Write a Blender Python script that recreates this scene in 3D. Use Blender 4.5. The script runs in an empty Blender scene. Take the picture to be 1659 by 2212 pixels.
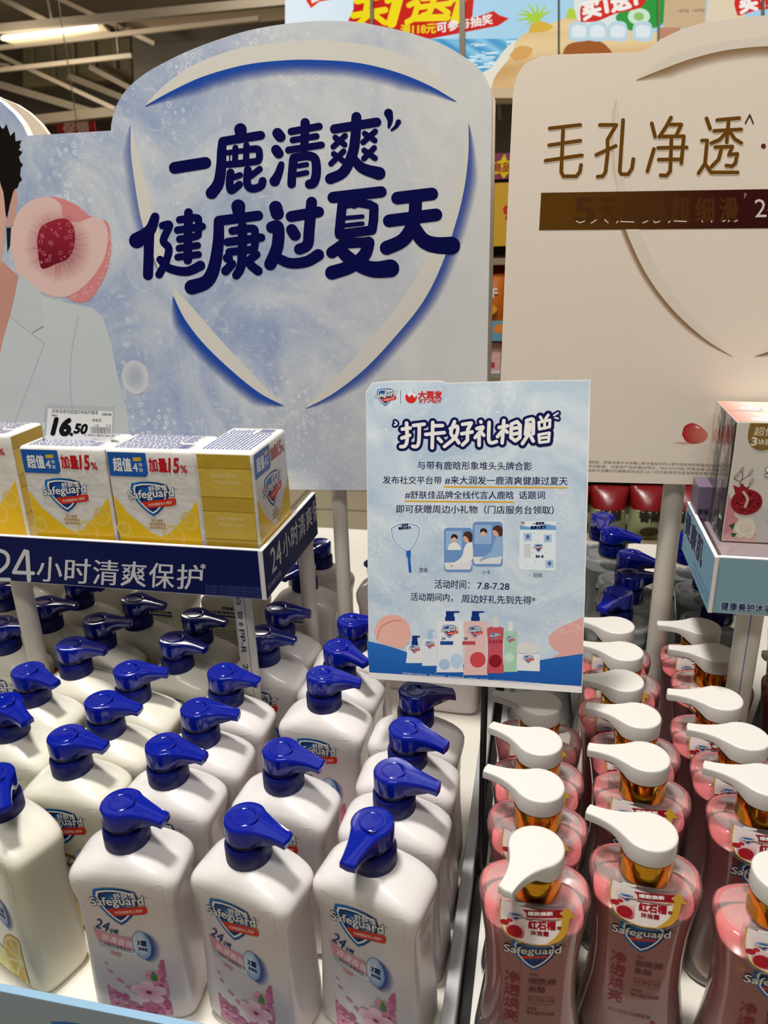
import bpy, bmesh, math, random
from mathutils import Vector, Matrix
from mathutils.geometry import tessellate_polygon, delaunay_2d_cdt
random.seed(7)
S = bpy.context.scene
COL = S.collection
H0 = 1.25                      # lens height above the shop floor (m)
# ------------------------------------------------------------------ camera
FPX, IW, IH = 1610.0, 1659.0, 2212.0
_p, _y, _r = math.radians(20.3), math.radians(12.5), math.radians(1.8)
FW = Vector((-math.sin(_y)*math.cos(_p), math.cos(_y)*math.cos(_p), -math.sin(_p)))
_R0 = Vector((math.cos(_y), math.sin(_y), 0)); _U0 = _R0.cross(FW)
RT = _R0*math.cos(_r) - _U0*math.sin(_r); UP = _U0*math.cos(_r) + _R0*math.sin(_r)
CAM0 = Vector((0, 0, H0))
cd = bpy.data.cameras.new('camera'); cam = bpy.data.objects.new('camera', cd); COL.objects.link(cam)
cd.sensor_fit = 'VERTICAL'; cd.sensor_height = 36.0; cd.lens = FPX/IH*36.0
cd.clip_start = 0.02; cd.clip_end = 100
M3 = Matrix((RT, UP, -FW)).transposed()
cam.matrix_world = Matrix.Translation(CAM0) @ M3.to_4x4()
cd.dof.use_dof = True; cd.dof.focus_distance = 0.66; cd.dof.aperture_fstop = 12.0
S.camera = cam
# ------------------------------------------------------------------ world, lights, exposure
S.view_settings.view_transform = 'Standard'; S.view_settings.look = 'None'
S.view_settings.exposure = 0.0; S.view_settings.gamma = 1.0
try: S.view_settings.use_curve_mapping = False
except Exception: pass
S.cycles.use_denoising = True
S.cycles.max_bounces = 8; S.cycles.transparent_max_bounces = 16; S.cycles.glossy_bounces = 4; S.cycles.transmission_bounces = 6
S.cycles.caustics_reflective = False; S.cycles.caustics_refractive = False
W = bpy.data.worlds.new('World'); S.world = W; W.use_nodes = True
W.node_tree.nodes['Background'].inputs[0].default_value = (1.0, 0.93, 0.83, 1)
W.node_tree.nodes['Background'].inputs[1].default_value = 0.10
def area(name, loc, target, sx, sy, power, col):
    l = bpy.data.lights.new(name, 'AREA'); l.shape = 'RECTANGLE'; l.size = sx; l.size_y = sy; l.energy = power; l.color = col
    o = bpy.data.objects.new(name, l); COL.objects.link(o); o.location = loc
    d = Vector(target)-Vector(loc); o.rotation_euler = d.to_track_quat('-Z', 'Y').to_euler()
    return o
area('ceiling_lamp_light', (-.35, .42, H0+1.75), (-.25, .48, H0-.4), .20, .26, 52, (1, .965, .91))
area('front_fill_light', (.10, -.60, H0+1.95), (0, .75, H0-.1), 1.6, .3, 27, (1, .95, .88))  # added fill from above the front for boards and bottles, no lamp fixture
area('back_fill_light', (-2.5, 6.5, H0+2.6), (-2.5, 6.6, H0-1), 1.5, .4, 90, (1, .94, .84))  # added fill that brightens the far shop and dark ceiling, not a shop lamp

# ------------------------------------------------------------------ helpers
def Y(px, py, y):
    d = FW + RT*((px-IW/2)/FPX) - UP*((py-IH/2)/FPX)
    return CAM0 + d*(y/d.y)
def Z(px, py, zr):
    d = FW + RT*((px-IW/2)/FPX) - UP*((py-IH/2)/FPX)
    return CAM0 + d*(zr/d.z)
def on_plane(px, py, p0, n):
    d = FW + RT*((px-IW/2)/FPX) - UP*((py-IH/2)/FPX)
    return CAM0 + d*((p0-CAM0).dot(n)/d.dot(n))
def hx(s, a=1.0):
    s = s.lstrip('#'); r = []
    for i in (0, 2, 4):
        v = int(s[i:i+2], 16)/255.0
        r.append(v/12.92 if v <= .04045 else ((v+.055)/1.055)**2.4)
    return (r[0], r[1], r[2], a)
def mixc(a, b, t): return tuple(a[i]*(1-t)+b[i]*t for i in range(4))

def mat(name, col, rough=.5, metal=0.0, coat=0.0, spec=.5, sss=0.0, bump=None, emit=None, alpha=None):
    m = bpy.data.materials.new(name); m.use_nodes = True; nt = m.node_tree; b = nt.nodes['Principled BSDF']
    c = hx(col) if isinstance(col, str) else col
    b.inputs['Base Color'].default_value = c; b.inputs['Roughness'].default_value = rough
    b.inputs['Metallic'].default_value = metal; b.inputs['Coat Weight'].default_value = coat
    b.inputs['Coat Roughness'].default_value = .08
    b.inputs['Specular IOR Level'].default_value = spec
    if sss:
        b.inputs['Subsurface Weight'].default_value = sss; b.inputs['Subsurface Radius'].default_value = (.006, .005, .0045); b.inputs['Subsurface Scale'].default_value = 1.0
    if emit:
        b.inputs['Emission Color'].default_value = c; b.inputs['Emission Strength'].default_value = emit
    if bump:
        sc, st, dist = bump
        tc = nt.nodes.new('ShaderNodeTexCoord'); n = nt.nodes.new('ShaderNodeTexNoise'); n.inputs['Scale'].default_value = sc; n.inputs['Detail'].default_value = 4
        bp = nt.nodes.new('ShaderNodeBump'); bp.inputs['Strength'].default_value = st; bp.inputs['Distance'].default_value = dist
        nt.links.new(tc.outputs['Object'], n.inputs['Vector']); nt.links.new(n.outputs['Fac'], bp.inputs['Height']); nt.links.new(bp.outputs['Normal'], b.inputs['Normal'])
    return m
def print_mat(name, rough=.45, alpha=False, emit=0, coat=0, bump=None):
    m = mat(name, (1, 1, 1, 1), rough, coat=coat, bump=bump, spec=.14); nt = m.node_tree; b = nt.nodes['Principled BSDF']
    a = nt.nodes.new('ShaderNodeAttribute'); a.attribute_name = 'Col'
    nt.links.new(a.outputs['Color'], b.inputs['Base Color'])
    if emit:
        nt.links.new(a.outputs['Color'], b.inputs['Emission Color']); b.inputs['Emission Strength'].default_value = emit
        dk = nt.nodes.new('ShaderNodeMix'); dk.data_type = 'RGBA'; dk.inputs[0].default_value = .8
        nt.links.new(a.outputs['Color'], dk.inputs[6]); dk.inputs[7].default_value = (0, 0, 0, 1); nt.links.new(dk.outputs[2], b.inputs['Base Color'])
    if alpha: nt.links.new(a.outputs['Alpha'], b.inputs['Alpha'])
    return m
PR, PRA = print_mat('printed ink'), print_mat('printed ink fade', alpha=True)
PRG, PRGA = print_mat('glossy printed film', .22, coat=.4, bump=(70, .25, .002)), print_mat('glossy printed film fade', .22, alpha=True)
PRE, PREA = print_mat('backlit print', .3, emit=.8), print_mat('backlit print fade', .3, alpha=True, emit=.8)

def tag(o, label=None, cat=None, group=None, kind=None):
    if label: o['label'] = label
    if cat: o['category'] = cat
    if group: o['group'] = group
    if kind: o['kind'] = kind
    return o
def thing(name, label, cat, loc=(0, 0, 0), rotz=0.0, group=None):
    o = bpy.data.objects.new(name, None); COL.objects.link(o); o.empty_display_size = .02
    o.location = loc; o.rotation_euler = (0, 0, rotz)
    return tag(o, label, cat, group)
def obj(name, me, parent=None, m=None):
    o = bpy.data.objects.new(name, me); COL.objects.link(o)
    if parent: o.parent = parent
    if m is not None and not me.materials: me.materials.append(m)
    return o
def mesh(name, vs, fs, m=None, smooth=False, parent=None, sharp=None):
    me = bpy.data.meshes.new(name); me.from_pydata([tuple(v) for v in vs], [], fs); me.update()
    if m is not None: me.materials.append(m)
    if smooth:
        me.polygons.foreach_set('use_smooth', [True]*len(me.polygons))
        if sharp: me.set_sharp_from_angle(angle=math.radians(sharp))
    return obj(name, me, parent)
def from_bm(name, bm, m, parent=None, smooth=False, sharp=35):
    bmesh.ops.recalc_face_normals(bm, faces=bm.faces[:])
    me = bpy.data.meshes.new(name); bm.to_mesh(me); bm.free()
    me.materials.append(m)
    if smooth:
        me.polygons.foreach_set('use_smooth', [True]*len(me.polygons)); me.set_sharp_from_angle(angle=math.radians(sharp))
    return obj(name, me, parent)
def bbox(bm, lo, hi, bev=0.0, seg=2):
    lo, hi = Vector(lo), Vector(hi)
    r = bmesh.ops.create_cube(bm, size=1.0); vs = r['verts']
    for v in vs: v.co = Vector([lo[i]+(v.co[i]+.5)*(hi[i]-lo[i]) for i in range(3)])
    if bev:
        es = list({e for v in vs for e in v.link_edges})
        bmesh.ops.bevel(bm, geom=es, offset=bev, segments=seg, affect='EDGES', profile=.5)
def box(name, lo, hi, m, parent=None, bev=0.0, smooth=False):
    bm = bmesh.new(); bbox(bm, lo, hi, bev); return from_bm(name, bm, m, parent, smooth)
def tube(bm, a, b, r, n=16, r2=None):
    a, b = Vector(a), Vector(b); d = (b-a).normalized(); u = d.orthogonal().normalized(); w = d.cross(u); r2 = r if r2 is None else r2
    A = [bm.verts.new(a+(u*math.cos(t)+w*math.sin(t))*r) for t in [2*math.pi*i/n for i in range(n)]]
    B = [bm.verts.new(b+(u*math.cos(t)+w*math.sin(t))*r2) for t in [2*math.pi*i/n for i in range(n)]]
    for i in range(n): bm.faces.new((A[i], A[(i+1) % n], B[(i+1) % n], B[i]))
    bm.faces.new(A[::-1]); bm.faces.new(B)
def pole(name, a, b, r, m, parent=None, n=24):
    bm = bmesh.new(); tube(bm, a, b, r, n); return from_bm(name, bm, m, parent, True)
def loft(name, rings, m, parent=None, smooth=True, cap0=True, cap1=True, sharp=40):
    n = len(rings[0]); vs = [v for r in rings for v in r]; fs = []
    for k in range(len(rings)-1):
        for i in range(n):
            j = (i+1) % n; fs.append((k*n+i, k*n+j, (k+1)*n+j, (k+1)*n+i))
    if cap0: fs.append(tuple(range(n-1, -1, -1)))
    if cap1: fs.append(tuple(range((len(rings)-1)*n, len(rings)*n)))
    return mesh(name, vs, fs, m, smooth, parent, sharp)
def lathe(name, prof, m, parent=None, n=40, c=(0, 0), rib=None, sharp=40):
    rings = []
    for r, z in prof:
        ring = []
        for i in range(n):
            rr = r
            if rib and rib[0] <= z <= rib[1]: rr = r + (rib[2] if i % 2 else -rib[2])
            t = 2*math.pi*i/n; ring.append((c[0]+rr*math.cos(t), c[1]+rr*math.sin(t), z))
        rings.append(ring)
    return loft(name, rings, m, parent, True, True, True, sharp)
def prism(name, pts2, surf, depth, m, parent=None, smooth=False):
    """board with an outline given in picture-plane points mapped on surf(x,y,h)"""
    n = len(pts2); f = [surf(x, y, 0) for x, y in pts2]; b = [surf(x, y, -depth) for x, y in pts2]
    tris = tessellate_polygon([[Vector((x, y, 0)) for x, y in pts2]])
    fs = [tuple(t) for t in tris] + [tuple(n+i for i in t[::-1]) for t in tris] + [(i, (i+1) % n, n+(i+1) % n, n+i) for i in range(n)]
    bm = bmesh.new(); V = [bm.verts.new(v) for v in f+b]
    for q in fs:
        try: bm.faces.new([V[i] for i in q])
        except ValueError: pass
    return from_bm(name, bm, m, parent, smooth)
def copy_tree(o, parent=None):
    c = o.copy(); COL.objects.link(c)
    if parent: c.parent = parent
    for ch in list(o.children): copy_tree(ch, c)
    return c

# ------------------------------------------------------------------ flat printed artwork
_tc = {}
def glyphs(s, off=0.0, shear=0.0):
    k = (s, off, shear)
    if k in _tc: return _tc[k]
    cu = bpy.data.curves.new('t', 'FONT'); cu.body = s; cu.fill_mode = 'FRONT'; cu.resolution_u = 4 if s.isascii() else 2; cu.shear = shear
    o = bpy.data.objects.new('t', cu); COL.objects.link(o)
    dg = bpy.context.evaluated_depsgraph_get(); me = bpy.data.meshes.new_from_object(o.evaluated_get(dg))
    v = [(p.co.x, p.co.y) for p in me.vertices]; t = [tuple(p.vertices) for p in me.polygons]
    bpy.data.objects.remove(o); bpy.data.curves.remove(cu); bpy.data.meshes.remove(me)
    _tc[k] = (v, t); return v, t
def catmull(p, n=6):
    if len(p) < 3: return list(p)
    q = [p[0]]+list(p)+[p[-1]]; out = []
    for i in range(1, len(q)-2):
        a, b, c, d = q[i-1], q[i], q[i+1], q[i+2]
        for k in range(n):
            t = k/n
            out.append(tuple(.5*(2*b[j]+(c[j]-a[j])*t+(2*a[j]-5*b[j]+4*c[j]-d[j])*t*t+(3*b[j]-a[j]-3*c[j]+d[j])*t**3) for j in range(len(b))))
    out.append(tuple(p[-1])); return out
def clip_poly(P, x0, y0, x1, y1):
    for ax, lim, sg in ((0, x0, 1), (0, x1, -1), (1, y0, 1), (1, y1, -1)):
        out = []
        for i in range(len(P)):
            a, b = P[i-1], P[i]; da, db = sg*(a[ax]-lim), sg*(b[ax]-lim)
            if (da < 0) != (db < 0):
                t = da/(da-db); out.append((a[0]+(b[0]-a[0])*t, a[1]+(b[1]-a[1])*t))
            if db >= 0: out.append(b)
        P = out
        if not P: return P
    return P
class Art:
    def __init__(self, T=None): self.v = []; self.c = []; self.l = []; self.f = []; self.ch = []; self.L = 1; self.T = T; self.clip = None
    def add(self, vs, fs, cols):
        k = len(self.v)
        if self.T: vs = [self.T(x, y) for x, y in vs]
        if not vs: return
        self.v += [tuple(q) for q in vs]; self.c += cols; self.l += [self.L]*len(vs)
        self.ch.append((self.L, len(self.ch), k, k+len(vs)))
        self.f += [tuple(k+i for i in f) for f in fs]
    def poly(self, P, col, fn=None):
        P = [tuple(q[:2]) for q in P]
        if self.clip: P = clip_poly(P, *self.clip)
        if len(P) < 3: return
        t = tessellate_polygon([[Vector((x, y, 0)) for x, y in P]])
        self.add(P, t, [fn(x, y) if fn else col for x, y in P])
    def ring(self, A, B, ca, cb=None, closed=False):
        """strip between two equally long lines, colour ca on A and cb on B"""
        n = len(A); cb = cb or ca
        fs = []
        for i in range(n if closed else n-1):
            j = (i+1) % n; fs += [(i, j, n+j), (i, n+j, n+i)]
        cA = [ca(x, y) if callable(ca) else ca for x, y in A]; cB = [cb(x, y) if callable(cb) else cb for x, y in B]
        self.add(list(A)+list(B), fs, cA+cB)
    def ell(self, cx, cy, rx, ry, col, rot=0, n=28, edge=None):
        P = []
        for i in range(n):
            t = 2*math.pi*i/n; x, y = rx*math.cos(t), ry*math.sin(t)
            P.append((cx+x*math.cos(rot)-y*math.sin(rot), cy+x*math.sin(rot)+y*math.cos(rot)))
        if edge and not self.clip:
            self.add(P+[(cx, cy)], [(i, (i+1) % n, n) for i in range(n)], [edge]*n+[col])
        else: self.poly(P, col)
    def loop(self, cx, cy, rx, ry, w, col, rot=0, n=28):
        A, B = [], []
        for i in range(n):
            t = 2*math.pi*i/n
            for Q, k in ((A, 1), (B, 0)):
                x, y = (rx-w*k)*math.cos(t), (ry-w*k)*math.sin(t); Q.append((cx+x*math.cos(rot)-y*math.sin(rot), cy+x*math.sin(rot)+y*math.cos(rot)))
        self.ring(A, B, col, None, True)
    def quad(self, x0, y0, x1, y1, col): self.poly([(x0, y0), (x1, y0), (x1, y1), (x0, y1)], col)
    def stroke(self, P, w, col, smooth=True, w2=None, caps=True):
        Q = [(p[0], p[1]) for p in P]
        if smooth: Q = catmull(Q)
        n = len(Q); w2 = w if w2 is None else w2
        ws = [(w+(w2-w)*i/max(1, n-1))/2 for i in range(n)]
        vs, fs = [], []
        for i in range(n-1):
            (x0, y0), (x1, y1) = Q[i], Q[i+1]; d = math.hypot(x1-x0, y1-y0) or 1e-9; nx, ny = -(y1-y0)/d, (x1-x0)/d
            k = len(vs); vs += [(x0-nx*ws[i], y0-ny*ws[i]), (x1-nx*ws[i+1], y1-ny*ws[i+1]), (x1+nx*ws[i+1], y1+ny*ws[i+1]), (x0+nx*ws[i], y0+ny*ws[i])]; fs.append((k, k+1, k+2, k+3))
        for i in range(n):
            if not caps and i in (0, n-1): continue
            m = 16 if i in (0, n-1) else 12; k = len(vs)
            vs += [(Q[i][0]+ws[i]*math.cos(2*math.pi*j/m+.1), Q[i][1]+ws[i]*math.sin(2*math.pi*j/m+.1)) for j in range(m)]; fs.append(tuple(range(k, k+m)))
        # one flat outline without doubled faces
        sc = 100.0/max(1e-9, max(max(abs(x-Q[0][0]), abs(y-Q[0][1])) for x, y in vs))
        r = delaunay_2d_cdt([Vector(((x-Q[0][0])*sc, (y-Q[0][1])*sc)) for x, y in vs], [], fs, 0, 1e-4, True)
        tv = [(p.x/sc+Q[0][0], p.y/sc+Q[0][1]) for p in r[0]]; tf = [tuple(t) for t, og in zip(r[2], r[5]) if og]
        self.add(tv, tf, [col]*len(tv))
    def text(self, s, x0, y0, x1, y1, h, col, off=0.0, shear=0.0, sgn=-1, grow=0.0):
        """text whose ink box has bottom line (x0,y0)-(x1,y1) and height h; sgn -1: y runs down"""
        bv, t = glyphs(s, 0.0, shear)
        xa, xb = min(p[0] for p in bv), max(p[0] for p in bv); ya, yb = min(p[1] for p in bv), max(p[1] for p in bv)
        dx, dy = x1-x0, y1-y0; d = math.hypot(dx, dy)
        ux, uy = (dy/d, -dx/d) if sgn < 0 else (-dy/d, dx/d)
        k = 0 if off <= 0 else 2 if off <= .012 else 4 if off < .035 else 8 if off < .07 else 12
        for ox, oy in [(off*math.cos(2*math.pi*i/k), off*math.sin(2*math.pi*i/k)) for i in range(k)]+([(0, 0)] if k != 2 else []):
            out = []
            for x, y in bv:
                a = (x+ox-xa)/(xb-xa); b = (y+oy-ya)/(yb-ya)*h
                out.append((x0+dx*a+ux*b, y0+dy*a+uy*b))
            self.add(out, t, [col]*len(out))
    def build(self, name, surf, parent=None, mats=None, eps=.00008, lim=None, step=None):
        mo, ma = mats or (PR, PRA)
        v, c, f = list(self.v), list(self.c), list(self.f)
        # stack the inks: each piece lies just above the pieces it overlaps
        l = [0.0]*len(v); placed = []
        for L, i, k0, k1 in sorted(self.ch):
            xs, ys = [p[0] for p in v[k0:k1]], [p[1] for p in v[k0:k1]]; bb = (min(xs), min(ys), max(xs), max(ys))
            dep = 1
            for q, dq in placed:
                if dq >= dep and q[0] < bb[2] and bb[0] < q[2] and q[1] < bb[3] and bb[1] < q[3]: dep = dq+1
            placed.append((bb, dep)); l[k0:k1] = [eps+dep*(step or eps*.085)]*(k1-k0)
        if lim:
            done = []; stack = list(f); cache = {}
            while stack:
                t = stack.pop(); es = [(t[i], t[(i+1) % 3]) for i in range(3)]
                ln = [math.dist(v[a], v[b]) for a, b in es]; k = max(range(3), key=lambda i: ln[i])
                if ln[k] <= lim: done.append(t); continue
                a, b = es[k]; o = t[(k+2) % 3]; key = (min(a, b), max(a, b))
                if key not in cache:
                    cache[key] = len(v); v.append(tuple((v[a][i]+v[b][i])/2 for i in range(2))); c.append(tuple((c[a][i]+c[b][i])/2 for i in range(4))); l.append(l[a])
                m = cache[key]; stack += [(a, m, o), (m, b, o)]
            f = done
        me = bpy.data.meshes.new(name); me.from_pydata([tuple(surf(x, y, q)) for (x, y), q in zip(v, l)], [], f); me.update()
        at = me.color_attributes.new('Col', 'FLOAT_COLOR', 'POINT')
        at.data.foreach_set('color', [x for q in c for x in q])
        me.materials.append(mo); me.materials.append(ma)
        me.polygons.foreach_set('material_index', [1 if min(c[i][3] for i in p) < .999 else 0 for p in f])
        return obj(name, me, parent)
def px_surf(p0, n):
    n = n.normalized()
    if n.dot(CAM0-p0) < 0: n = -n
    return lambda x, y, h=0.0: on_plane(x, y, p0, n) + n*h
def affine(ox, oy, sx, sy, rot=0.0, shx=0.0):
    c, s = math.cos(rot), math.sin(rot)
    return lambda x, y: (ox + (x*sx)*c-(y*sy)*s, oy + (x*sx)*s+(y*sy)*c)
WHITE, NAVY, RED = hx('#f1f0ec'), hx('#05064a'), hx('#cc2a1e')

def shield_pts(k=1.0, dx=0.0):
    P = [(-.40, .43), (-.2, .485), (0, .50), (.2, .485), (.40, .43), (.435, .30), (.41, .10), (.34, -.08), (.24, -.25), (.12, -.40), (0, -.50), (-.12, -.40), (-.24, -.25), (-.34, -.08), (-.41, .10), (-.435, .30)]
    return [(x*k+dx, (y-.05)*k+.05) for x, y in P]
def logo(a, T, kind='cn', tm=True):
    """shield emblem; unit frame about 1.25 wide and 1 high, y up"""
    old, oL = a.T, a.L
    a.T = (lambda x, y: old(*T(x, y))) if old else T
    b1, b2, b3 = hx('#1c74c4'), hx('#103585'), hx('#0a1f66')
    kx, dx = (1.14, -.045) if kind == 'cn' else (1.12, .0)
    SP = lambda k: [(x*kx+dx, y) for x, y in shield_pts(k)]
    a.poly(SP(1.0), None, lambda x, y: mixc(b1, b3, min(1, max(0, x*1.2+.5))))
    a.L = oL+1; a.poly(SP(.87), WHITE)
    a.L = oL+2
    P = SP(.78); n = len(P); a.add(P+[(-.12, .25)], [(i, (i+1) % n, n) for i in range(n)], [b3]*n+[hx('#176cb6')])
    a.L = oL+3
    if kind == 'cn':
        a.poly([(-.33, -.10), (.58, .06), (.60, -.02), (.585, -.115), (.53, -.155), (-.16, -.275)], hx('#cf3420'))
    else:
        a.poly([(-.30, -.06), (.30, .02), (.27, -.06), (-.22, -.16)], hx('#c8332a'))
    a.L = oL+4
    if kind == 'cn':
        a.text('专研健康安心保护', -.13, -.225, .50, -.105, .085, hx('#f5d9cf'), .012, sgn=1)
    a.text('Safeguard', -.62, -.10, .60, .05, .30, hx('#0e1f66'), .055, .15, 1)
    a.L = oL+5
    a.text('Safeguard', -.62, -.10, .60, .05, .30, WHITE, .018, .15, 1)
    if kind == 'cn': a.text('舒肤佳', -.06, .215, .42, .285, .150, WHITE, .018, .1, 1)
    if tm: a.text('TM' if kind == 'cn' else '®', .59, .29, .66, .29, .035 if kind == 'cn' else .05, hx('#20244a'), 0, 0, 1)
    a.T = old; a.L = oL
# ------------------------------------------------------------------ large structure
ZS = -.572                     # shelf top, below the lens
floor_m = mat('shop floor tile', '#b9ae98', .35)
nt = floor_m.node_tree; bs = nt.nodes['Principled BSDF']
tc = nt.nodes.new('ShaderNodeTexCoord'); br = nt.nodes.new('ShaderNodeTexBrick'); br.offset = 0
br.inputs['Color1'].default_value = hx('#c9bd9f'); br.inputs['Color2'].default_value = hx('#c4b798'); br.inputs['Mortar'].default_value = hx('#8d8269')
br.inputs['Scale'].default_value = 1.0; br.inputs['Brick Width'].default_value = .6; br.inputs['Row Height'].default_value = .3; br.inputs['Mortar Size'].default_value = .012
nt.links.new(tc.outputs['Object'], br.inputs['Vector']); nt.links.new(br.outputs['Color'], bs.inputs['Base Color'])
tag(box('floor', (-9, -2.5, -.05), (6, 14, 0), floor_m), kind='structure')
ceil_m = mat('ceiling fabric', '#a2937a', .9, bump=(3, .4, .02))
tag(box('ceiling', (-9, 3.2, H0+3.05), (6, 14, H0+3.15), ceil_m), kind='structure')
wall_m = mat('back wall paint', '#5f5546', .9)
tag(box('wall_back', (-9, 12.0, 0), (6, 12.1, H0+3.05), wall_m), kind='structure')

# ------------------------------------------------------------------ display stand
M_shelf = mat('white shelf board', '#e9e4d8', .45, bump=(200, .05, .001))
M_alu = mat('brushed aluminium', '#c4c7ca', .45, .35)
M_blk = mat('black rubber gap', '#0b0b0c', .6)
M_wtrim = mat('white enamel trim', '#dcdad4', .35)
M_foam = mat('white foam board', '#e9e6e2', .6)
M_pvc = mat('white plastic pipe', '#cfc9bd', .4)
M_blueb = mat('pale blue board', '#8fb4cf', .5)
M_clear = bpy.data.materials.new('clear plastic sheet'); M_clear.use_nodes = True
def thin_clear(m, tint, diff, dcol, ior_w=.5, rough=.06):
    nt = m.node_tree; nt.nodes.clear()
    o = nt.nodes.new('ShaderNodeOutputMaterial'); t = nt.nodes.new('ShaderNodeBsdfTransparent'); t.inputs[0].default_value = tint
    d = nt.nodes.new('ShaderNodeBsdfDiffuse'); d.inputs[0].default_value = dcol
    g = nt.nodes.new('ShaderNodeBsdfGlossy'); g.inputs['Roughness'].default_value = rough; g.inputs['Color'].default_value = (1, 1, 1, 1)
    m1 = nt.nodes.new('ShaderNodeMixShader'); m2 = nt.nodes.new('ShaderNodeMixShader'); m1.inputs[0].default_value = diff
    lw = nt.nodes.new('ShaderNodeFresnel'); lw.inputs['IOR'].default_value = 1.45
    nt.links.new(t.outputs[0], m1.inputs[1]); nt.links.new(d.outputs[0], m1.inputs[2])
    nt.links.new(lw.outputs[0], m2.inputs[0]); nt.links.new(m1.outputs[0], m2.inputs[1]); nt.links.new(g.outputs[0], m2.inputs[2])
    nt.links.new(m2.outputs[0], o.inputs[0]); return m1, nt
thin_clear(M_clear, (.96, .96, .97, 1), .04, (.9, .9, .9, 1))
M_clear.use_backface_culling = False

zs = H0+ZS
st = thing('display_stand', 'white stepped promotion stand carrying the pump bottles', 'display stand', (-.03, .9, 0))
def part(o, root):
    bpy.context.view_layer.update(); o.parent = root; o.matrix_parent_inverse = root.matrix_world.inverted(); return o
bpy.context.view_layer.update()
part(box('shelf_board', (-1.05, .345, zs-.03), (-.0555, 1.40, zs), M_shelf), st)
part(box('shelf_board', (-.0255, .345, zs-.03), (.95, 1.40, zs), M_shelf), st)
part(box('aluminium_rail', (-.0550, .335, zs-.06), (-.0445, 1.40, zs+.020), M_alu, bev=.001), st)
part(box('gap_strip', (-.0440, .338, zs-.06), (-.0350, 1.40, zs-.002), M_blk), st)
part(box('white_rail', (-.0345, .335, zs-.06), (-.0260, 1.40, zs+.002), M_wtrim, bev=.001), st)
part(box('base_cabinet', (-1.03, .36, 0.0), (.93, 1.39, zs-.031), M_shelf), st)
for x0, x1 in ((-.060, -.043), (-.036, -.021)):
    b = bmesh.new(); bbox(b, (x0, .331, zs-.05), (x1, .372, zs+.024), .0015)
    part(from_bm('rail_clip', b, M_clear, None), st)
fb = box('front_board', (-1.05, .334, zs-.17), (-.062, .340, zs+.041), M_blueb, bev=.0006); part(fb, st)
a = Art(); a.quad(-1.049, zs-.169, -.063, zs+.0405, hx('#9fb3c2'))
for q, cx in enumerate((-.315, -.62)):
    a.L = 2; logo(a, affine(cx, zs-.008, .062, .062), 'cn')
a.build('board_print', lambda x, z, h=0: Vector((x, .334-h-.0001, z)), fb)

# ------------------------------------------------------------------ pump parts
M_blue = mat('blue pump plastic', '#040d56', .22, coat=.1, spec=.4)
M_blue2 = mat('thin blue spout plastic', '#06198a', .12, coat=.3)
M_collar = mat('blue collar plastic', '#050f60', .38, spec=.3)
M_wcap = mat('white pump plastic', '#d3d0ca', .33)
M_gold = mat('gold foil collar', '#d19a2c', .12, 1.0)
def teardrop(r, L, wt, n=40, conc=.55):
    """outline of a pump head, spout towards +x"""
    a0 = math.radians(50); P = []
    for i in range(n+1):
        t = a0+(2*math.pi-2*a0)*i/n; P.append((r*math.cos(t), r*math.sin(t)))
    x0, y0 = r*math.cos(a0), r*math.sin(a0); side = []
    for i in range(1, 9):
        t = i/8; s = (1-t)**(1+conc*1.4)
        x = x0+(L-x0)*t; y = wt+(y0-wt)*s; side.append((x, y))
    return P + [(x, -y) for x, y in side] + [(L+.0008, 0)] + side[::-1]
def pump_head(name, r, L, wt, zt, th_d, th_n, droop, m, parent, dish=True, conc=.55, ev=.0012):
    O = teardrop(r, L, wt, conc=conc); n = len(O)
    def zt_(x): t = max(0, (x-r*.3)/(L-r*.3)); return zt-droop*t**1.5
    def th(x): t = min(1, max(0, (x-r*.5)/(L*.55-r*.5))); t = t*t*(3-2*t); return th_d+(th_n-th_d)*t
    def ins(k, d): return [(x*(1-d/max(r, 1e-6)*1.0) if x < r else x-d*.6, y*(1-d/r)) for x, y in O]
    R = [[(x, y, zt_(x)-th(x)) for x, y in O], [(x, y, zt_(x)-ev*1.6) for x, y in O]]
    I1 = ins(0, ev*.4); R.append([(x, y, zt_(x)-ev*.6) for x, y in I1])
    I2 = ins(0, ev*1.2); R.append([(x, y, zt_(x)) for x, y in I2])
    I3 = ins(0, ev*3.0); R.append([(x, y, zt_(x)-(.0004 if dish else 0)) for x, y in I3])
    me = loft(name, R, m, parent, True, True, True, 38)
    if dish:
        bm = bmesh.new(); bm.from_mesh(me.data); k = 28
        for rr, w in ((r*.56, .0006),):
            vs = [[bm.verts.new((q*math.cos(2*math.pi*i/k), q*math.sin(2*math.pi*i/k), zt-.0006+dz)) for i in range(k)] for q, dz in ((rr-w*1.6, 0), (rr, .0009), (rr+w*1.6, 0))]
            for u, v in zip(vs[:-1], vs[1:]):
                for i in range(k): bm.faces.new((u[i], v[i], v[(i+1) % k], u[(i+1) % k])).smooth = True
        bm.to_mesh(me.data); bm.free()
    return me

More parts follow.
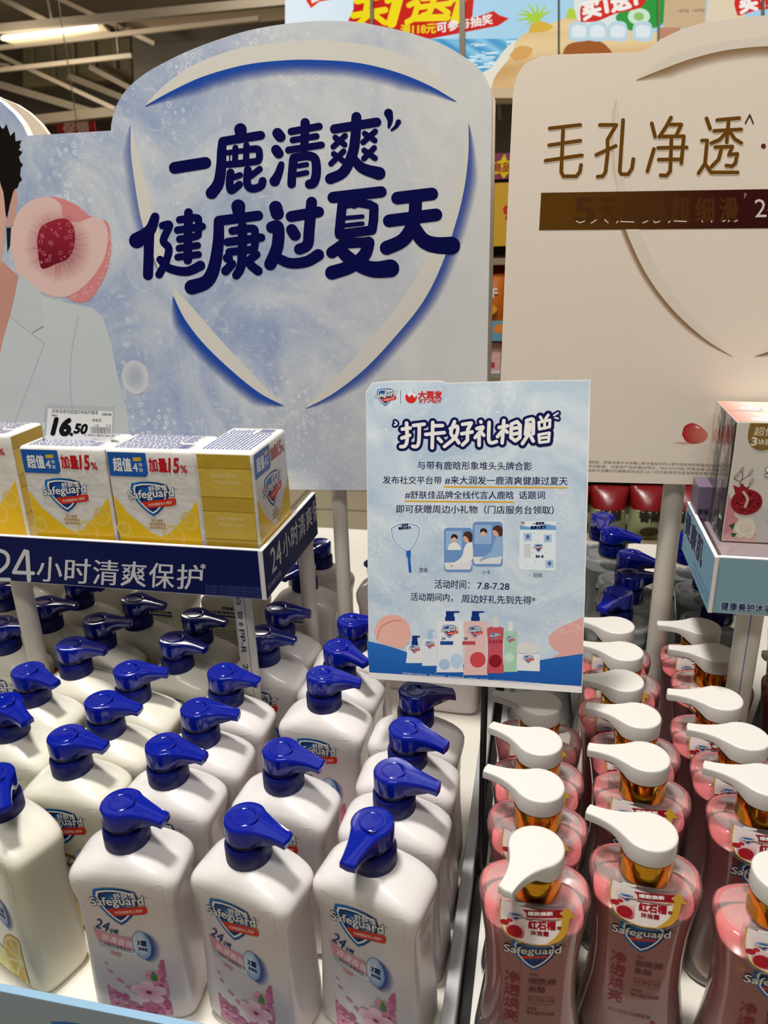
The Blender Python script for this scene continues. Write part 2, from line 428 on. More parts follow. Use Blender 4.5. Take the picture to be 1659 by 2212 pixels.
# ------------------------------------------------------------------ white body-wash bottles
WB = [(0, .0370, .0200, 4.5), (.0025, .0405, .0240, 5), (.010, .0428, .0262, 5.5), (.030, .0420, .0260, 6), (.060, .0402, .0255, 6), (.090, .0393, .0252, 6), (.118, .0402, .0255, 6), (.126, .0424, .0264, 6), (.1315, .0434, .0266, 5.5), (.1360, .0436, .0266, 5.2), (.1395, .0424, .0265, 5), (.1425, .0400, .0262, 4.6), (.1455, .0365, .0257, 4.2), (.1485, .0320, .0246, 3.6), (.1515, .0270, .0226, 3), (.1543, .0220, .0196, 2.5), (.1565, .0182, .0168, 2.1), (.1576, .0168, .0160, 2)]
WB = [(z, a*.985, b*(.95 if b > .02 else 1), n) for z, a, b, n in WB]
def sect(a, b, n, z, N=56):
    out = []
    for i in range(N):
        t = 2*math.pi*(i+.5)/N; c, s = math.cos(t), math.sin(t)
        out.append((math.copysign(a*abs(c)**(2/n), c), math.copysign(b*abs(s)**(2/n), s), z))
    return out
def prof(tab, z):
    for q, w in zip(tab[:-1], tab[1:]):
        if q[0] <= z <= w[0]:
            t = (z-q[0])/max(1e-9, w[0]-q[0]); t2 = t; return [q[i]+(w[i]-q[i])*t2 for i in (1, 2, 3)]
    return tab[-1][1:4] if z > tab[-1][0] else tab[0][1:4]
def front_surf(tab, back=False):
    def f(x, z, h=0):
        a, b, n = prof(tab, z); u = min(.985, abs(x)/a); y = -b*(1-u**n)**(1/n)-.00022-h
        return Vector((x, y, z)) if not back else Vector((-x, -y, z))
    return f
def petal_flower(a, cx, cz, r, rot, c0, c1, mid, sq=.8):
    for k in range(5):
        t = rot+k*2*math.pi/5; px, pz = cx+math.cos(t)*r*.55, cz+math.sin(t)*r*.55*sq
        P = []
        for i in range(14):
            u = 2*math.pi*i/14; x, y = .52*r*math.cos(u), .40*r*math.sin(u)*(1+.25*math.cos(u)); P.append((px+x*math.cos(t)-y*math.sin(t), pz+(x*math.sin(t)+y*math.cos(t))*sq))
        a.poly(P, c0, lambda x, z: mixc(c1, c0, min(1, math.hypot(x-cx, (z-cz)/sq)/(r*.8))))
    oL = a.L; a.L += 1; a.ell(cx, cz, r*.16, r*.13, mid); a.L = oL
def label_white(kind):
    a = Art(); mm = .001; ln = hx('#c9c6bf'); rnd = random.Random(3)
    a.T = lambda x, y: (x*mm, y*mm)
    a.stroke([(-31, 139.0), (-32, 140.6), (32, 140.6), (33.2, 139.4), (33.0, 120), (32.6, 100)], .45, hx('#dcdad2'), False, caps=False)
    logo(a, affine(-1.5, 117.5, 35, 37.5), 'cn'); a.L = 1
    pk, gy = (hx('#d793a6'), hx('#a9b3be')) if kind == 'blossom' else (hx('#8b6a1e'), hx('#9aa7c0'))
    a.L = 2
    a.poly([(-27, 94), (-22, 91.5), (-14, 88.5), (0, 86.5), (6, 86.5), (6, 74), (-2, 74.3), (-14, 77), (-25, 81.5)], pk)
    a.poly([(-25, 81.3), (-14, 76.8), (-2, 74.1), (7, 73.8), (9, 69), (-2, 69), (-14, 71.5), (-23.5, 76)], gy, lambda x, z: mixc(gy, WHITE, min(1, max(0, (x+24)/30))))
    a.L = 3
    a.text('24', -25, 94.5, -15.5, 90.5, 10, hx('#152a78'), .01, sgn=1)
    a.text('小时', -14, 90.3, -7.5, 88.9, 4.6, hx('#152a78'), .04, sgn=1)
    a.text('浪漫香氛' if kind == 'blossom' else '柠檬清爽', -22, 82.6, 2, 75.8, 6.6, hx('#f6efee'), .01, sgn=1)
    a.text("1000万油保肤因子", -20.5, 77.2, 2.5, 70.0, 4.2, hx('#26305e'), .012, sgn=1)
    if kind == 'blossom': a.text('樱花香', -17, 69.0, -9, 66.0, 3.8, hx('#dba7a4'), .05, sgn=1)
    # droplet
    A, B = [], []
    for i in range(17):
        t = math.radians(95-i*185/16); A.append((10+7.2*math.cos(t), 80+13.8*math.sin(t))); B.append((14+10.5*math.cos(t), 77.5+15*math.sin(t)))
    a.L = 2; a.ring(A, B, (*hx('#27459c')[:3], .95), (*hx('#4a66b4')[:3], .0))
    a.L = 4; a.ell(9.8, 80, 7.4, 14, hx('#6f93c4'), n=36)
    a.L = 5; a.add([(9.8+6.9*math.cos(2*math.pi*i/30), 80+13.4*math.sin(2*math.pi*i/30)) for i in range(30)]+[(9.5, 79)], [(i, (i+1) % 30, 30) for i in range(30)], [hx('#7fa3cf') if math.cos(2*math.pi*i/30+.6) > -.2 else hx('#aac4de') for i in range(30)]+[hx('#e8edf2')])
    a.L = 6; a.text('3重', 6.4, 80.2, 13.6, 79.4, 5.2, hx('#17296e'), .05, sgn=1); a.text('油保肤', 6.2, 75.2, 13.8, 74.2, 3.4, hx('#17296e'), .04, sgn=1)
    a.stroke([(5.2, 88), (4.2, 81), (5.0, 75)], .7, WHITE, True)
    if kind == 'blossom':
        a.clip = (-25, 8, 25, 72); a.L = 1
        p0, p1 = hx('#d983a4'), hx('#c45c86')
        for k in range(95):
            x = rnd.uniform(4, 27); z = rnd.uniform(6, 14+max(0, (x-4))*2.5); r = rnd.uniform(2, 4.8)
            a.L = 1+k*.03; a.ell(x, z, r, r*.8, mixc(p0, p1, rnd.random()), rnd.random()*3, 12)
        for k in range(75):
            x = rnd.uniform(-27, 10); z = rnd.uniform(6, 11+max(0, (4-x)*.9)); r = rnd.uniform(1.5, 4.2)
            a.L = 1+k*.03; a.ell(x, z, r, r*.7, mixc(hx('#d88fae'), hx('#bf5c88'), rnd.random()), rnd.random()*3, 12)
        a.clip = None
        for x, z, r in ((-20, 50, 1.6), (-13, 41, 2.1), (-6, 34, 2.6), (-22, 58, 1.2)): a.ell(x, z, r*1.6, r*.7, hx('#d08aa8'), -.6, 12)
        a.clip = (-25, 8, 25, 72); a.L = 2.4
        a.stroke([(-24, 38), (-16, 27), (-5, 20), (4, 19)], 3.0, hx('#f0dbe4'), True) if False else None
        for cx, cz, r, ro in ((20, 40, 8, .2), (22, 16, 8, 1.0), (-19, 16, 7, .5), (14, 50, 6, .9)):
            a.L += .25; petal_flower(a, cx, cz, r, ro, hx('#e3a0ba'), hx('#cf6f97'), hx('#a83b66'))
        a.L = 4.4; a.poly([(12, 46), (15, 55), (18, 50), (17, 44)], hx('#4c8a3a'))
        a.L = 4.6; petal_flower(a, 9, 32, 14, .35, hx('#f2cdd6'), hx('#d9839c'), hx('#8e2c48'), .85)
        a.clip = None
    else:
        a.clip = (-25, 8, 25, 62); a.L = 1
        a.poly([(-25, 8), (25, 8), (25, 34), (10, 30), (-8, 36), (-25, 30)], hx('#f1e48a'), lambda x, z: mixc(hx('#efe27e'), hx('#f4efcf'), min(1, max(0, z/40))))
        a.L = 2; a.ell(20, 33, 22, 26, hx('#e9b52c'), n=40); a.L = 2.6; a.ell(20, 33, 20, 24, hx('#f3e6b4'), n=40)
        a.L = 3.2
        for k in range(9):
            t0, t1 = 2*math.pi*k/9+.07, 2*math.pi*(k+1)/9-.07
            P = [(20+math.cos((t0+t1)/2)*2.5, 33+math.sin((t0+t1)/2)*3)]+[(20+18.5*math.cos(t0+(t1-t0)*i/6), 33+22*math.sin(t0+(t1-t0)*i/6)) for i in range(7)]
            a.poly(P, hx('#e3b41c'), lambda x, z: mixc(hx('#f0d552'), hx('#dda810'), min(1, math.hypot(x-20, z-33)/20)))
        for x, z, r in ((-14, 22, 8), (-4, 14, 6)): a.L = 2; a.ell(x, z, r, r, hx('#eedb62'), n=20); a.L = 2.4; a.ell(x, z, r*.85, r*.85, hx('#f5ecae'), n=20)
        a.clip = None
    a.L = 5; a.text('净含量：1升', 4, 9.2, 20, 9.2, 2.2, hx('#33406e'), .0, sgn=1)
    return a
M_bA = mat('white bottle plastic', '#dedbd7', .30, coat=.15, sss=.12)
M_bB = mat('creamy bottle plastic', '#e0ddcf', .30, coat=.15, sss=.12)
M_bP = mat('faintly pink bottle plastic', '#dedad8', .30, coat=.15, sss=.12)
def tint_low(m, low):
    nt = m.node_tree; b = nt.nodes['Principled BSDF']; base = tuple(b.inputs['Base Color'].default_value)
    tc = nt.nodes.new('ShaderNodeTexCoord'); sp = nt.nodes.new('ShaderNodeSeparateXYZ'); mr = nt.nodes.new('ShaderNodeMapRange'); mx = nt.nodes.new('ShaderNodeMix'); mx.data_type = 'RGBA'
    mr.inputs[1].default_value = .148; mr.inputs[2].default_value = .118
    mx.inputs[6].default_value = base; mx.inputs[7].default_value = hx(low)
    nt.links.new(tc.outputs['Object'], sp.inputs[0]); nt.links.new(sp.outputs[2], mr.inputs[0]); nt.links.new(mr.outputs[0], mx.inputs[0]); nt.links.new(mx.outputs[2], b.inputs['Base Color'])
tint_low(M_bP, '#d6cccc'); tint_low(M_bB, '#d8d3bf')      # the coloured wash shows faintly through the thin walls below the fill line
def white_proto(kind):
    t = thing('body_wash_bottle', 'x', 'bottle')
    loft('bottle_body', [sect(a, b, n, z) for z, a, b, n in WB], M_bP if kind == 'blossom' else M_bB, t, sharp=60)
    lathe('collar', [(.0160, .1573), (.0164, .1578), (.0164, .1712), (.0157, .1726), (.0132, .1730)], M_collar, t, 96, rib=(.1575, .1713, .00022))
    lathe('pump_stem', [(.0138, .1728), (.0141, .1732), (.0141, .1752), (.0137, .1754), (.0137, .1760), (.0144, .1763), (.0147, .1790)], M_blue, t, 40)
    pump_head('pump_head', .0154, .0358, .0060, .1920, .0140, .0052, .0060, M_blue2, t)
    label_white(kind).build('front_label', front_surf(WB), t, lim=.003, step=.000014)
    a = Art(lambda x, y: (x*.001, y*.001)); rnd = random.Random(2); k = hx('#3c4258')
    a.text('舒肤佳', -8, 132, 8, 132, 4, k, .03, sgn=1)
    a.text('24小时浪漫香氛沐浴露' if kind == 'blossom' else '柠檬清爽沐浴露', -22, 126, 22, 126, 3, k, .03, sgn=1)
    a.L = 2; a.quad(-22, 121, 22, 123.4, hx('#2a3f80'))
    for q in (-10, 0, 10): a.loop(q, 113, 3.2, 3.2, .5, k)
    for i in range(7): a.quad(-22, 100-i*4, 22-rnd.random()*8, 101.1-i*4, hx('#80838e'))
    a.build('back_label', front_surf(WB, True), t, lim=.006, step=.00005)
    return t
def set_pump(t, ang):
    for c in t.children:
        if c.name.startswith('pump_head'): c.rotation_euler = (0, 0, ang)

ORD = ['front', 'second', 'third', 'fourth', 'fifth', 'sixth', 'seventh', 'eighth']
NUM = ['first', 'second', 'third', 'fourth', 'fifth', 'sixth', 'seventh']
protos = {'blossom': white_proto('blossom'), 'lemon': white_proto('lemon')}
used = set()
# column from the rail, pump-disc centre and spout tip as read off the photo, kind, body turn (deg)
WL = [
 (1, (803, 1772), (759, 1845), 'blossom', -13), (1, (849, 1666), (930, 1693), 'blossom', -4), (1, (879, 1571), (948, 1601), 'blossom', -2), (1, (897, 1490), (973, 1492), 'blossom', -3),
 (2, (531, 1764), (604, 1800), 'blossom', -12), (2, (607, 1617), (674, 1642), 'blossom', -5), (2, (698, 1453), (759, 1465), 'blossom', -5), (2, (714, 1393), (755, 1417), 'blossom', -6), (2, (742, 1339), (800, 1341), 'blossom', 3),
 (3, (262, 1732), (327, 1756), 'blossom', 5), (3, (354, 1606), (418, 1625), 'blossom', -1), (3, (427, 1527), (491, 1536), 'blossom', 1), (3, (483, 1448), (542, 1463), 'blossom', 0), (3, (575, 1353), (618, 1364), 'blossom', 0), (3, (607, 1308), (654, 1315), 'blossom', -6),
 (4, (-12, 1672), (8, 1735), 'lemon', -20), (4, (140, 1588), (197, 1604), 'lemon', 1), (4, (219, 1511), (278, 1524), 'lemon', 2), (4, (273, 1441), (342, 1445), 'lemon', 0), (4, (388, 1377), (444, 1393), 'lemon', 3), (4, (442, 1325), (484, 1336), 'lemon', -2),
 (5, (10, 1513), (38, 1537), 'lemon', 0), (5, (59, 1446), (101, 1466), 'lemon', 0), (5, (152, 1386), (208, 1395), 'lemon', 2), (5, (202, 1341), (252, 1345), 'lemon', -3), (5, (287, 1297), (323, 1306), 'lemon', 0),
 (6, (13, 1345), (60, 1352), 'lemon', 0), (6, (94, 1300), (136, 1305), 'lemon', 2), (6, (165, 1252), (205, 1262), 'lemon', 0), (7, (4, 1256), (46, 1264), 'lemon', 0)]
rows = {}
ZC = ZS+.1915
GW = 'white pump bottles of body wash on the left shelf'
white_bottles = []
for col, c, tip, kind, turn in WL:
    P = Z(c[0], c[1], ZC); Q = Z(tip[0], tip[1], ZC-.004); k = rows.get(col, 0); rows[col] = k+1
    t = protos[kind] if kind not in used else copy_tree(protos[kind]); used.add(kind)
    t.location = (P.x, P.y, zs); t.rotation_euler = (0, 0, math.radians(turn))
    set_pump(t, math.atan2(Q.y-P.y, Q.x-P.x)-math.radians(turn))
    nm = 'white blossom bottle' if kind == 'blossom' else 'creamy lemon bottle'
    tag(t, f'{nm}, blue pump, {NUM[col-1]} column left of black rail, {ORD[k]} row' + (' from front' if k else ''), 'bottle', GW)
    white_bottles.append(t)
# bottles that face the other aisle, backs towards us
k = 0
for x, y, kind in ((-.185, .86, 'blossom'), (-.19, .94, 'blossom'), (-.285, .81, 'blossom'), (-.285, .88, 'blossom'), (-.380, .81, 'lemon'), (-.475, .80, 'lemon'), (-.57, .80, 'lemon'), (-.105, .82, 'blossom'), (-.105, .90, 'blossom'), (-.665, .79, 'lemon')):
    t = copy_tree(protos[kind]); t.location = (x, y, zs); t.rotation_euler = (0, 0, math.pi+random.uniform(-.06, .06)); set_pump(t, random.uniform(-.5, .5)+1.2)
    tag(t, f'{NUM[k] if k < 7 else ("eighth","ninth","tenth")[k-7]} white pump bottle behind the sign boards, its back label towards us', 'bottle', 'white bottles facing the other aisle')
    k += 1

# ------------------------------------------------------------------ clear pink shower-gel bottles
PB = [(0, .0375, .0235, 2.6), (.003, .0412, .0262, 2.6), (.009, .0418, .0268, 2.6), (.022, .0398, .0258, 2.6), (.045, .0350, .0244, 2.7), (.070, .0318, .0236, 2.8), (.095, .0314, .0236, 2.8), (.118, .0326, .0242, 2.8), (.136, .0350, .0254, 2.7), (.147, .0366, .0264, 2.6),
      (.1530, .0372, .0268, 2.6), (.1556, .0367, .0263, 2.6), (.1568, .0352, .0248, 2.6), (.1564, .0328, .0226, 2.5), (.1553, .0290, .0203, 2.4), (.1549, .0210, .0182, 2.1), (.1560, .0172, .0170, 2), (.1630, .0168, .0168, 2)]
PB = [(z, a*(.955 if z < .03 else 1), b*(.94 if b > .02 else 1), n) for z, a, b, n in PB]
LQ = [(.004, .0300, .0205, 2.6), (.012, .0335, .0226, 2.7), (.045, .0322, .0222, 2.7), (.070, .0299, .0217, 2.8), (.095, .0296, .0217, 2.8), (.118, .0307, .0223, 2.8), (.1385, .0333, .0235, 2.8), (.1390, .0329, .0231, 2.8)]
M_shell = bpy.data.materials.new('clear pink bottle wall'); M_shell.use_nodes = True
def shell_mat(m, tint, milk, lowmilk, w_hi, w_lo):
    m1, nt = thin_clear(m, tint, w_hi, milk)
    tc = nt.nodes.new('ShaderNodeTexCoord'); sp = nt.nodes.new('ShaderNodeSeparateXYZ'); mr = nt.nodes.new('ShaderNodeMapRange')
    mr.inputs[1].default_value = .02; mr.inputs[2].default_value = .09; mr.inputs[3].default_value = w_lo; mr.inputs[4].default_value = w_hi
    mx = nt.nodes.new('ShaderNodeMix'); mx.data_type = 'RGBA'; mx.inputs[6].default_value = lowmilk; mx.inputs[7].default_value = milk
    m2 = nt.nodes.new('ShaderNodeMapRange'); m2.inputs[1].default_value = .02; m2.inputs[2].default_value = .09
    nt.links.new(tc.outputs['Object'], sp.inputs[0]); nt.links.new(sp.outputs[2], mr.inputs[0]); nt.links.new(sp.outputs[2], m2.inputs[0]); nt.links.new(mr.outputs[0], m1.inputs[0]); nt.links.new(m2.outputs[0], mx.inputs[0])
    for n in nt.nodes:
        if n.type == 'BSDF_DIFFUSE': nt.links.new(mx.outputs[2], n.inputs[0])
shell_mat(M_shell, (1, .93, .92, 1), hx('#dd9a9b'), hx('#e9e2dc'), .22, .12)
M_liq = mat('pink shower gel', '#c27173', .25, sss=.0)
nt = M_liq.node_tree; b = nt.nodes['Principled BSDF']; tc = nt.nodes.new('ShaderNodeTexCoord'); sp = nt.nodes.new('ShaderNodeSeparateXYZ'); cr = nt.nodes.new('ShaderNodeValToRGB'); mr = nt.nodes.new('ShaderNodeMapRange')
mr.inputs[2].default_value = .125; cr.color_ramp.elements[0].color = hx('#efd3c9'); cr.color_ramp.elements[1].color = hx('#f28688'); cr.color_ramp.elements[0].position = .04; cr.color_ramp.elements[1].position = .42
nt.links.new(tc.outputs['Object'], sp.inputs[0]); nt.links.new(sp.outputs[2], mr.inputs[0]); nt.links.new(mr.outputs[0], cr.inputs[0]); nt.links.new(cr.outputs[0], b.inputs['Base Color'])
M_gsh = bpy.data.materials.new('clear bottle wall'); M_gsh.use_nodes = True
shell_mat(M_gsh, (.93, .96, .96, 1), hx('#b9c0bf'), hx('#c7cccb'), .35, .3)
M_gliq = mat('pale grey shower gel', '#8d9696', .3)
M_plate = bpy.data.materials.new('clear shoulder plastic'); M_plate.use_nodes = True
thin_clear(M_plate, (.97, .95, .94, 1), .30, hx('#d6cdc8'))
def tag_art():
    a = Art(lambda x, y: (x*.00093, y*.001)); pale = (*hx('#e9dcd8')[:3], .93)
    a.poly(catmull([(-24, 42), (-25, 24), (-20, 9), (-6, 2), (10, 3), (20, 12), (21, 26), (20, 36), (0, 37), (-18, 41), (-24, 42)]), pale)
    a.L = 2; a.stroke([(-24.5, 43), (-25, 24), (-20, 9), (-6, 2), (8, 2.5)], 1.1, hx('#c39a3a'), True)
    a.poly(catmull([(6, 2.0), (15, 5.5), (20, 12), (22.5, 24), (22.8, 30)])+[(27, 29.5), (20.5, 41), (13.5, 28.5), (17.5, 29)]+catmull([(17.4, 26), (16, 16), (12, 8.5), (6, 2)]), hx('#c69a32'))
    a.poly([(-9, 36), (19, 38.5), (16, 34.5), (19, 30.5), (-8, 28.5)], hx('#8e1720'))
    a.L = 3; a.text('爆款焕新', -5.5, 30.6, 11.5, 32.4, 4.0, WHITE, .03, sgn=1)
    a.text('红石榴', -5, 17.5, 13.5, 18.2, 8.2, hx('#a01828'), .05, sgn=1); a.text('香', 14.2, 18.2, 17.6, 18.3, 3.4, hx('#a01828'), .02, sgn=1)
    a.text('沐浴露', -3.5, 11.4, 9, 11.6, 4.6, hx('#8d2030'), .04, sgn=1)
    # picture of a little bottle with fruit
    a.L = 3; a.poly(catmull([(-21, 34), (-21.5, 22), (-19, 9), (-9, 7), (-7.5, 20), (-7, 33), (-14, 36), (-21, 34)]), hx('#d6b4b2'), lambda x, z: mixc(hx('#b4434e'), hx('#e2cfcc'), min(1, max(0, (z-8)/16))))
    a.L = 4; a.quad(-17, 35, -11, 39.5, hx('#ded9d4')); a.poly([(-18, 39.3), (-8, 40.5), (-8, 42.5), (-17.5, 43)], hx('#e4e0db'))
    a.ell(-14.5, 13, 5.5, 6, hx('#9c1c28'), n=18); a.ell(-21.5, 20, 3.2, 2.8, hx('#a5222c'), n=14); a.ell(-18, 23, 2.2, 2.0, hx('#b02c34'), n=12)
    logo(a, affine(-14, 27.5, 9, 8), 'en', False)
    return a
def label_pink():
    a = Art(lambda x, y: (x*.001, y*.001)); k, r = hx('#5f3136'), hx('#8e2038')
    logo(a, affine(0, 121.5, 31, 29), 'en'); a.L = 2; old = a.T; a.T = lambda x, y: old(x, y+15.5)
    for i, ch in enumerate('净透焕亮'): a.text(ch, -18.5, 76.5-i*12.2, -8.0, 76.5-i*12.2, 10.5, r, .0, .05, 1)
    a.text('添加', -2, 86, 3, 86, 2.2, k, .01, sgn=1)
    a.text('烟酰胺', -2.5, 78, 16, 78, 5.6, k, .01, sgn=1); a.text('果酸', -2.5, 70.5, 9, 70.5, 5.4, k, .01, sgn=1)
    a.quad(-3, 66, 16, 66.35, k); a.text('毛孔净透+注能', -2.5, 61.5, 16, 61.5, 3, k, 0, sgn=1); a.quad(-3, 59.2, 16, 59.5, k)
    a.text('舒肤佳', -3, 53.5, 4, 53.5, 2.6, k, .01, sgn=1); a.text('精华美护沐浴露', -3, 49, 16, 49, 3, k, .01, sgn=1)
    a.text('24小时红石榴留香', -17, 30, 12, 30, 3.4, k, 0, sgn=1)
    a.ell(14, 26, 1.6, 2.4, hx('#8e2038'), .6, 14); a.stroke([(6, 14), (12, 19), (19, 18)], .8, hx('#d59a95')); a.stroke([(12, 19), (14, 12)], .8, hx('#d59a95'))
    return a
def oval_bottle(shell, liq, pink):
    t = thing('shower_gel_bottle', 'x', 'bottle')
    loft('liquid', [sect(a, b, n, z, 48) for z, a, b, n in LQ], liq, t, sharp=60)
    loft('bottle_body', [sect(a, b, n, z, 48) for z, a, b, n in PB[:14]], shell, t, True, True, False, 60)
    loft('shoulder_plate', [sect(a, b, n, z, 48) for z, a, b, n in PB[13:]], M_plate, t, True, False, False, 60)
    if pink:
        lathe('gold_collar', [(.0170, .1590), (.0176, .1594), (.0176, .1755), (.0181, .1758), (.0181, .1770), (.0166, .1776)], M_gold, t, 48)
        pump_head('pump_head', .0184, .0425, .0050, .1920, .0140, .0060, .0008, M_wcap, t, False, .95, .0008)
        label_pink().build('front_label', front_surf(PB), t, lim=.002, step=.00002)
        # clear hang tag round the neck, resting against the front
        def ts(x, z, h=0):     # z 0 lower edge .. .045 upper edge
            u = z/.045; return Vector((x, -.0300+.0088*u-h+.0030*(x/.028)**2, .1375+.0285*u))
        out = [(x*.93, y) for x, y in catmull([(-.027, .046), (-.028, .024), (-.022, .006), (-.006, -.001), (.010, .0), (.024, .010), (.0275, .026), (.030, .034), (.022, .047), (.012, .042), (.0, .0405), (-.012, .043), (-.027, .046)])[:-1]]
        sh = prism('hang_tag', out, ts, .0004, M_clear, t)
        tag_art().build('tag_print', ts, sh, lim=.004, step=.00002)
    else:
        lathe('collar', [(.0170, .1590), (.0175, .1594), (.0175, .1730), (.0166, .1744), (.0140, .1748)], M_blue, t, 80, rib=(.1593, .1731, .0002))
        lathe('pump_stem', [(.0138, .1744), (.0140, .1760), (.0144, .1790), (.0146, .1800)], M_blue, t, 40)
        pump_head('pump_head', .0165, .0375, .0060, .1930, .0145, .0060, .0050, M_blue2, t)
        a = Art(lambda x, y: (x*.001, y*.001)); logo(a, affine(0, 118, 30, 28), 'en'); a.text('健康净爽', -14, 84, 14, 84, 6, hx('#22305e'), .01, sgn=1)
        a.build('front_label', front_surf(PB), t, lim=.004, step=.00006)
    return t
PL = [(1, (1160, 1820), (1108, 1893)), (1, (1165, 1693), (1064, 1662)), (1, (1162, 1603), (1069, 1573)), (1, (1153, 1517), (1066, 1500)),
      (2, (1391, 1803), (1278, 1763)), (2, (1377, 1631), (1275, 1615)), (2, (1358, 1541), (1264, 1524)), (2, (1350, 1472), (1259, 1467)), (2, (1347, 1405), (1260, 1390)), (2, (1331, 1351), (1261, 1341)),
      (3, (1686, 1883), (1790, 1900)), (3, (1651, 1672), (1533, 1645)), (3, (1600, 1573), (1493, 1557)), (3, (1571, 1500), (1470, 1489)), (3, (1547, 1407), (1453, 1397)), (3, (1517, 1356), (1431, 1351))]
pp = oval_bottle(M_shell, M_liq, True); rows = {}
for i, (col, c, tip) in enumerate(PL):
    P = Z(c[0], c[1], ZC); Q = Z(tip[0], tip[1], ZC-.001); k = rows.get(col, 0); rows[col] = k+1
    t = pp if i == 0 else copy_tree(pp); tr = math.radians(random.uniform(-4, 4)); t.location = (P.x, P.y, zs); t.rotation_euler = (0, 0, tr); set_pump(t, math.atan2(Q.y-P.y, Q.x-P.x)-tr)
    tag(t, f'clear pink shower gel bottle, white and gold pump, {NUM[col-1]} column right of rail, {ORD[k]} row', 'bottle', 'pink gel bottles on the right shelf')
for i, (x, y) in enumerate(((.255, .56), (.255, .62), (.257, .68))):
    t = copy_tree(pp); t.location = (x, y, zs); set_pump(t, 3.0+.1*i)
    tag(t, f'clear pink shower gel bottle, white and gold pump, fourth column right of rail, {("front", "second", "third")[i]}', 'bottle', 'pink gel bottles on the right shelf')
gp = oval_bottle(M_gsh, M_gliq, False)
GL = [((1358, 1290), (1310, 1335), 'front'), ((1360, 1238), (1408, 1244), 'second'), ((1363, 1196), (1400, 1212), 'third'), ((1325, 1146), (1363, 1160), 'fourth'), ((1303, 1114), (1303, 1150), 'rearmost')]
for i, (c, tip, w) in enumerate(GL):
    P = Z(c[0], c[1], ZC+.001); Q = Z(tip[0], tip[1], ZC-.004); t = gp if i == 0 else copy_tree(gp); t.location = (P.x, P.y, zs); set_pump(t, math.atan2(Q.y-P.y, Q.x-P.x))
    tag(t, f'clear grey gel bottle with blue pump left of the right pole, {w} of its line', 'bottle', 'grey gel bottles behind the pink ones')
for i, (x, y) in enumerate(((.200, .80), (.205, .88), (.195, .96), (.29, .79), (.015, .80), (.01, .90), (.000, 1.0))):
    t = copy_tree(gp); t.location = (x, y, zs); set_pump(t, .2+i)
    w = ('nearest', 'second', 'third', 'far right')[i] + ' grey gel bottle with blue pump behind the right pole under the tray' if i < 4 else ('near', 'middle', 'far')[i-4] + ' grey gel bottle hidden behind the small poster'
    tag(t, w, 'bottle', 'grey gel bottles behind the pink ones')

# bottles stand side by side without running into each other
def foot(o):
    wb = o.name.startswith('body'); w, d, n = (.0430, .0253, 5.5) if wb else (.0400, .0253, 2.6)
    c, s_ = math.cos(o.rotation_euler.z), math.sin(o.rotation_euler.z); out = []
    for i in range(32):
        t = 2*math.pi*i/32; x = math.copysign(w*abs(math.cos(t))**(2/n), math.cos(t)); y = math.copysign(d*abs(math.sin(t))**(2/n), math.sin(t)); out.append((x*c-y*s_, x*s_+y*c))
    return out
BT = [o for o in COL.objects if o.parent is None and o.name.startswith(('body_wash', 'shower_gel'))]
FT = [foot(o) for o in BT]; PO = [[o.location.x, o.location.y] for o in BT]; WT = [math.exp(7*(o.location.y-.38)) for o in BT]
AX = [[(math.cos(o.rotation_euler.z), math.sin(o.rotation_euler.z)), (-math.sin(o.rotation_euler.z), math.cos(o.rotation_euler.z))]+[(math.cos(math.pi*k/12), math.sin(math.pi*k/12)) for k in range(12)] for o in BT]
OBS = [(Y(524, 1294, .597).x, .597, .0095), (Y(52, 1290, .597).x, .597, .0105), (-.2512, .725, .0095), (Y(1618, 1345, .625).x, .625, .0115), (Y(732, 1062, .758).x, .758, .0092), (Y(-120, 1040, .758).x, .758, .0092), (Y(1461, 1049, .758).x-.002, .758, .0112)]
for ox, oy, orr in OBS:      # poles stand still
    FT.append([(orr*math.cos(2*math.pi*k/20), orr*math.sin(2*math.pi*k/20)) for k in range(20)]); PO.append([ox, oy]); WT.append(0.0); AX.append([(math.cos(math.pi*k/12), math.sin(math.pi*k/12)) for k in range(12)])
NB = len(BT)
for it in range(70):
    worst = 0
    for i in range(len(PO)):
        for j in range(min(i, NB)):
            if (PO[i][0]-PO[j][0])**2+(PO[i][1]-PO[j][1])**2 > .0081: continue
            best = None
            for nx, ny in AX[i]+AX[j]:
                a_ = [x*nx+y*ny for x, y in FT[i]]; b_ = [x*nx+y*ny for x, y in FT[j]]; oi, oj = PO[i][0]*nx+PO[i][1]*ny, PO[j][0]*nx+PO[j][1]*ny
                for sg, s_ in ((1, (oi+min(a_))-(oj+max(b_))), (-1, (oj+min(b_))-(oi+max(a_)))):
                    if best is None or s_ > best[0]: best = (s_, nx*sg, ny*sg)
            if best[0] < .0003:
                worst = min(worst, best[0]); m_ = (.0004-best[0])*.6; wi = WT[i]/(WT[i]+WT[j]+1e-9)
                PO[i][0] += best[1]*m_*wi; PO[i][1] += best[2]*m_*wi; PO[j][0] -= best[1]*m_*(1-wi); PO[j][1] -= best[2]*m_*(1-wi)
    for i, o in enumerate(BT):       # keep clear of the rails and of the poles behind
        if o.name.startswith('body'): PO[i][0] = min(PO[i][0], -.0555-max(x for x, y in FT[i])+.0012)
        else: PO[i][0] = max(PO[i][0], -.0255-min(x for x, y in FT[i])-.006)
for o, q in zip(BT, PO): o.location.x, o.location.y = q
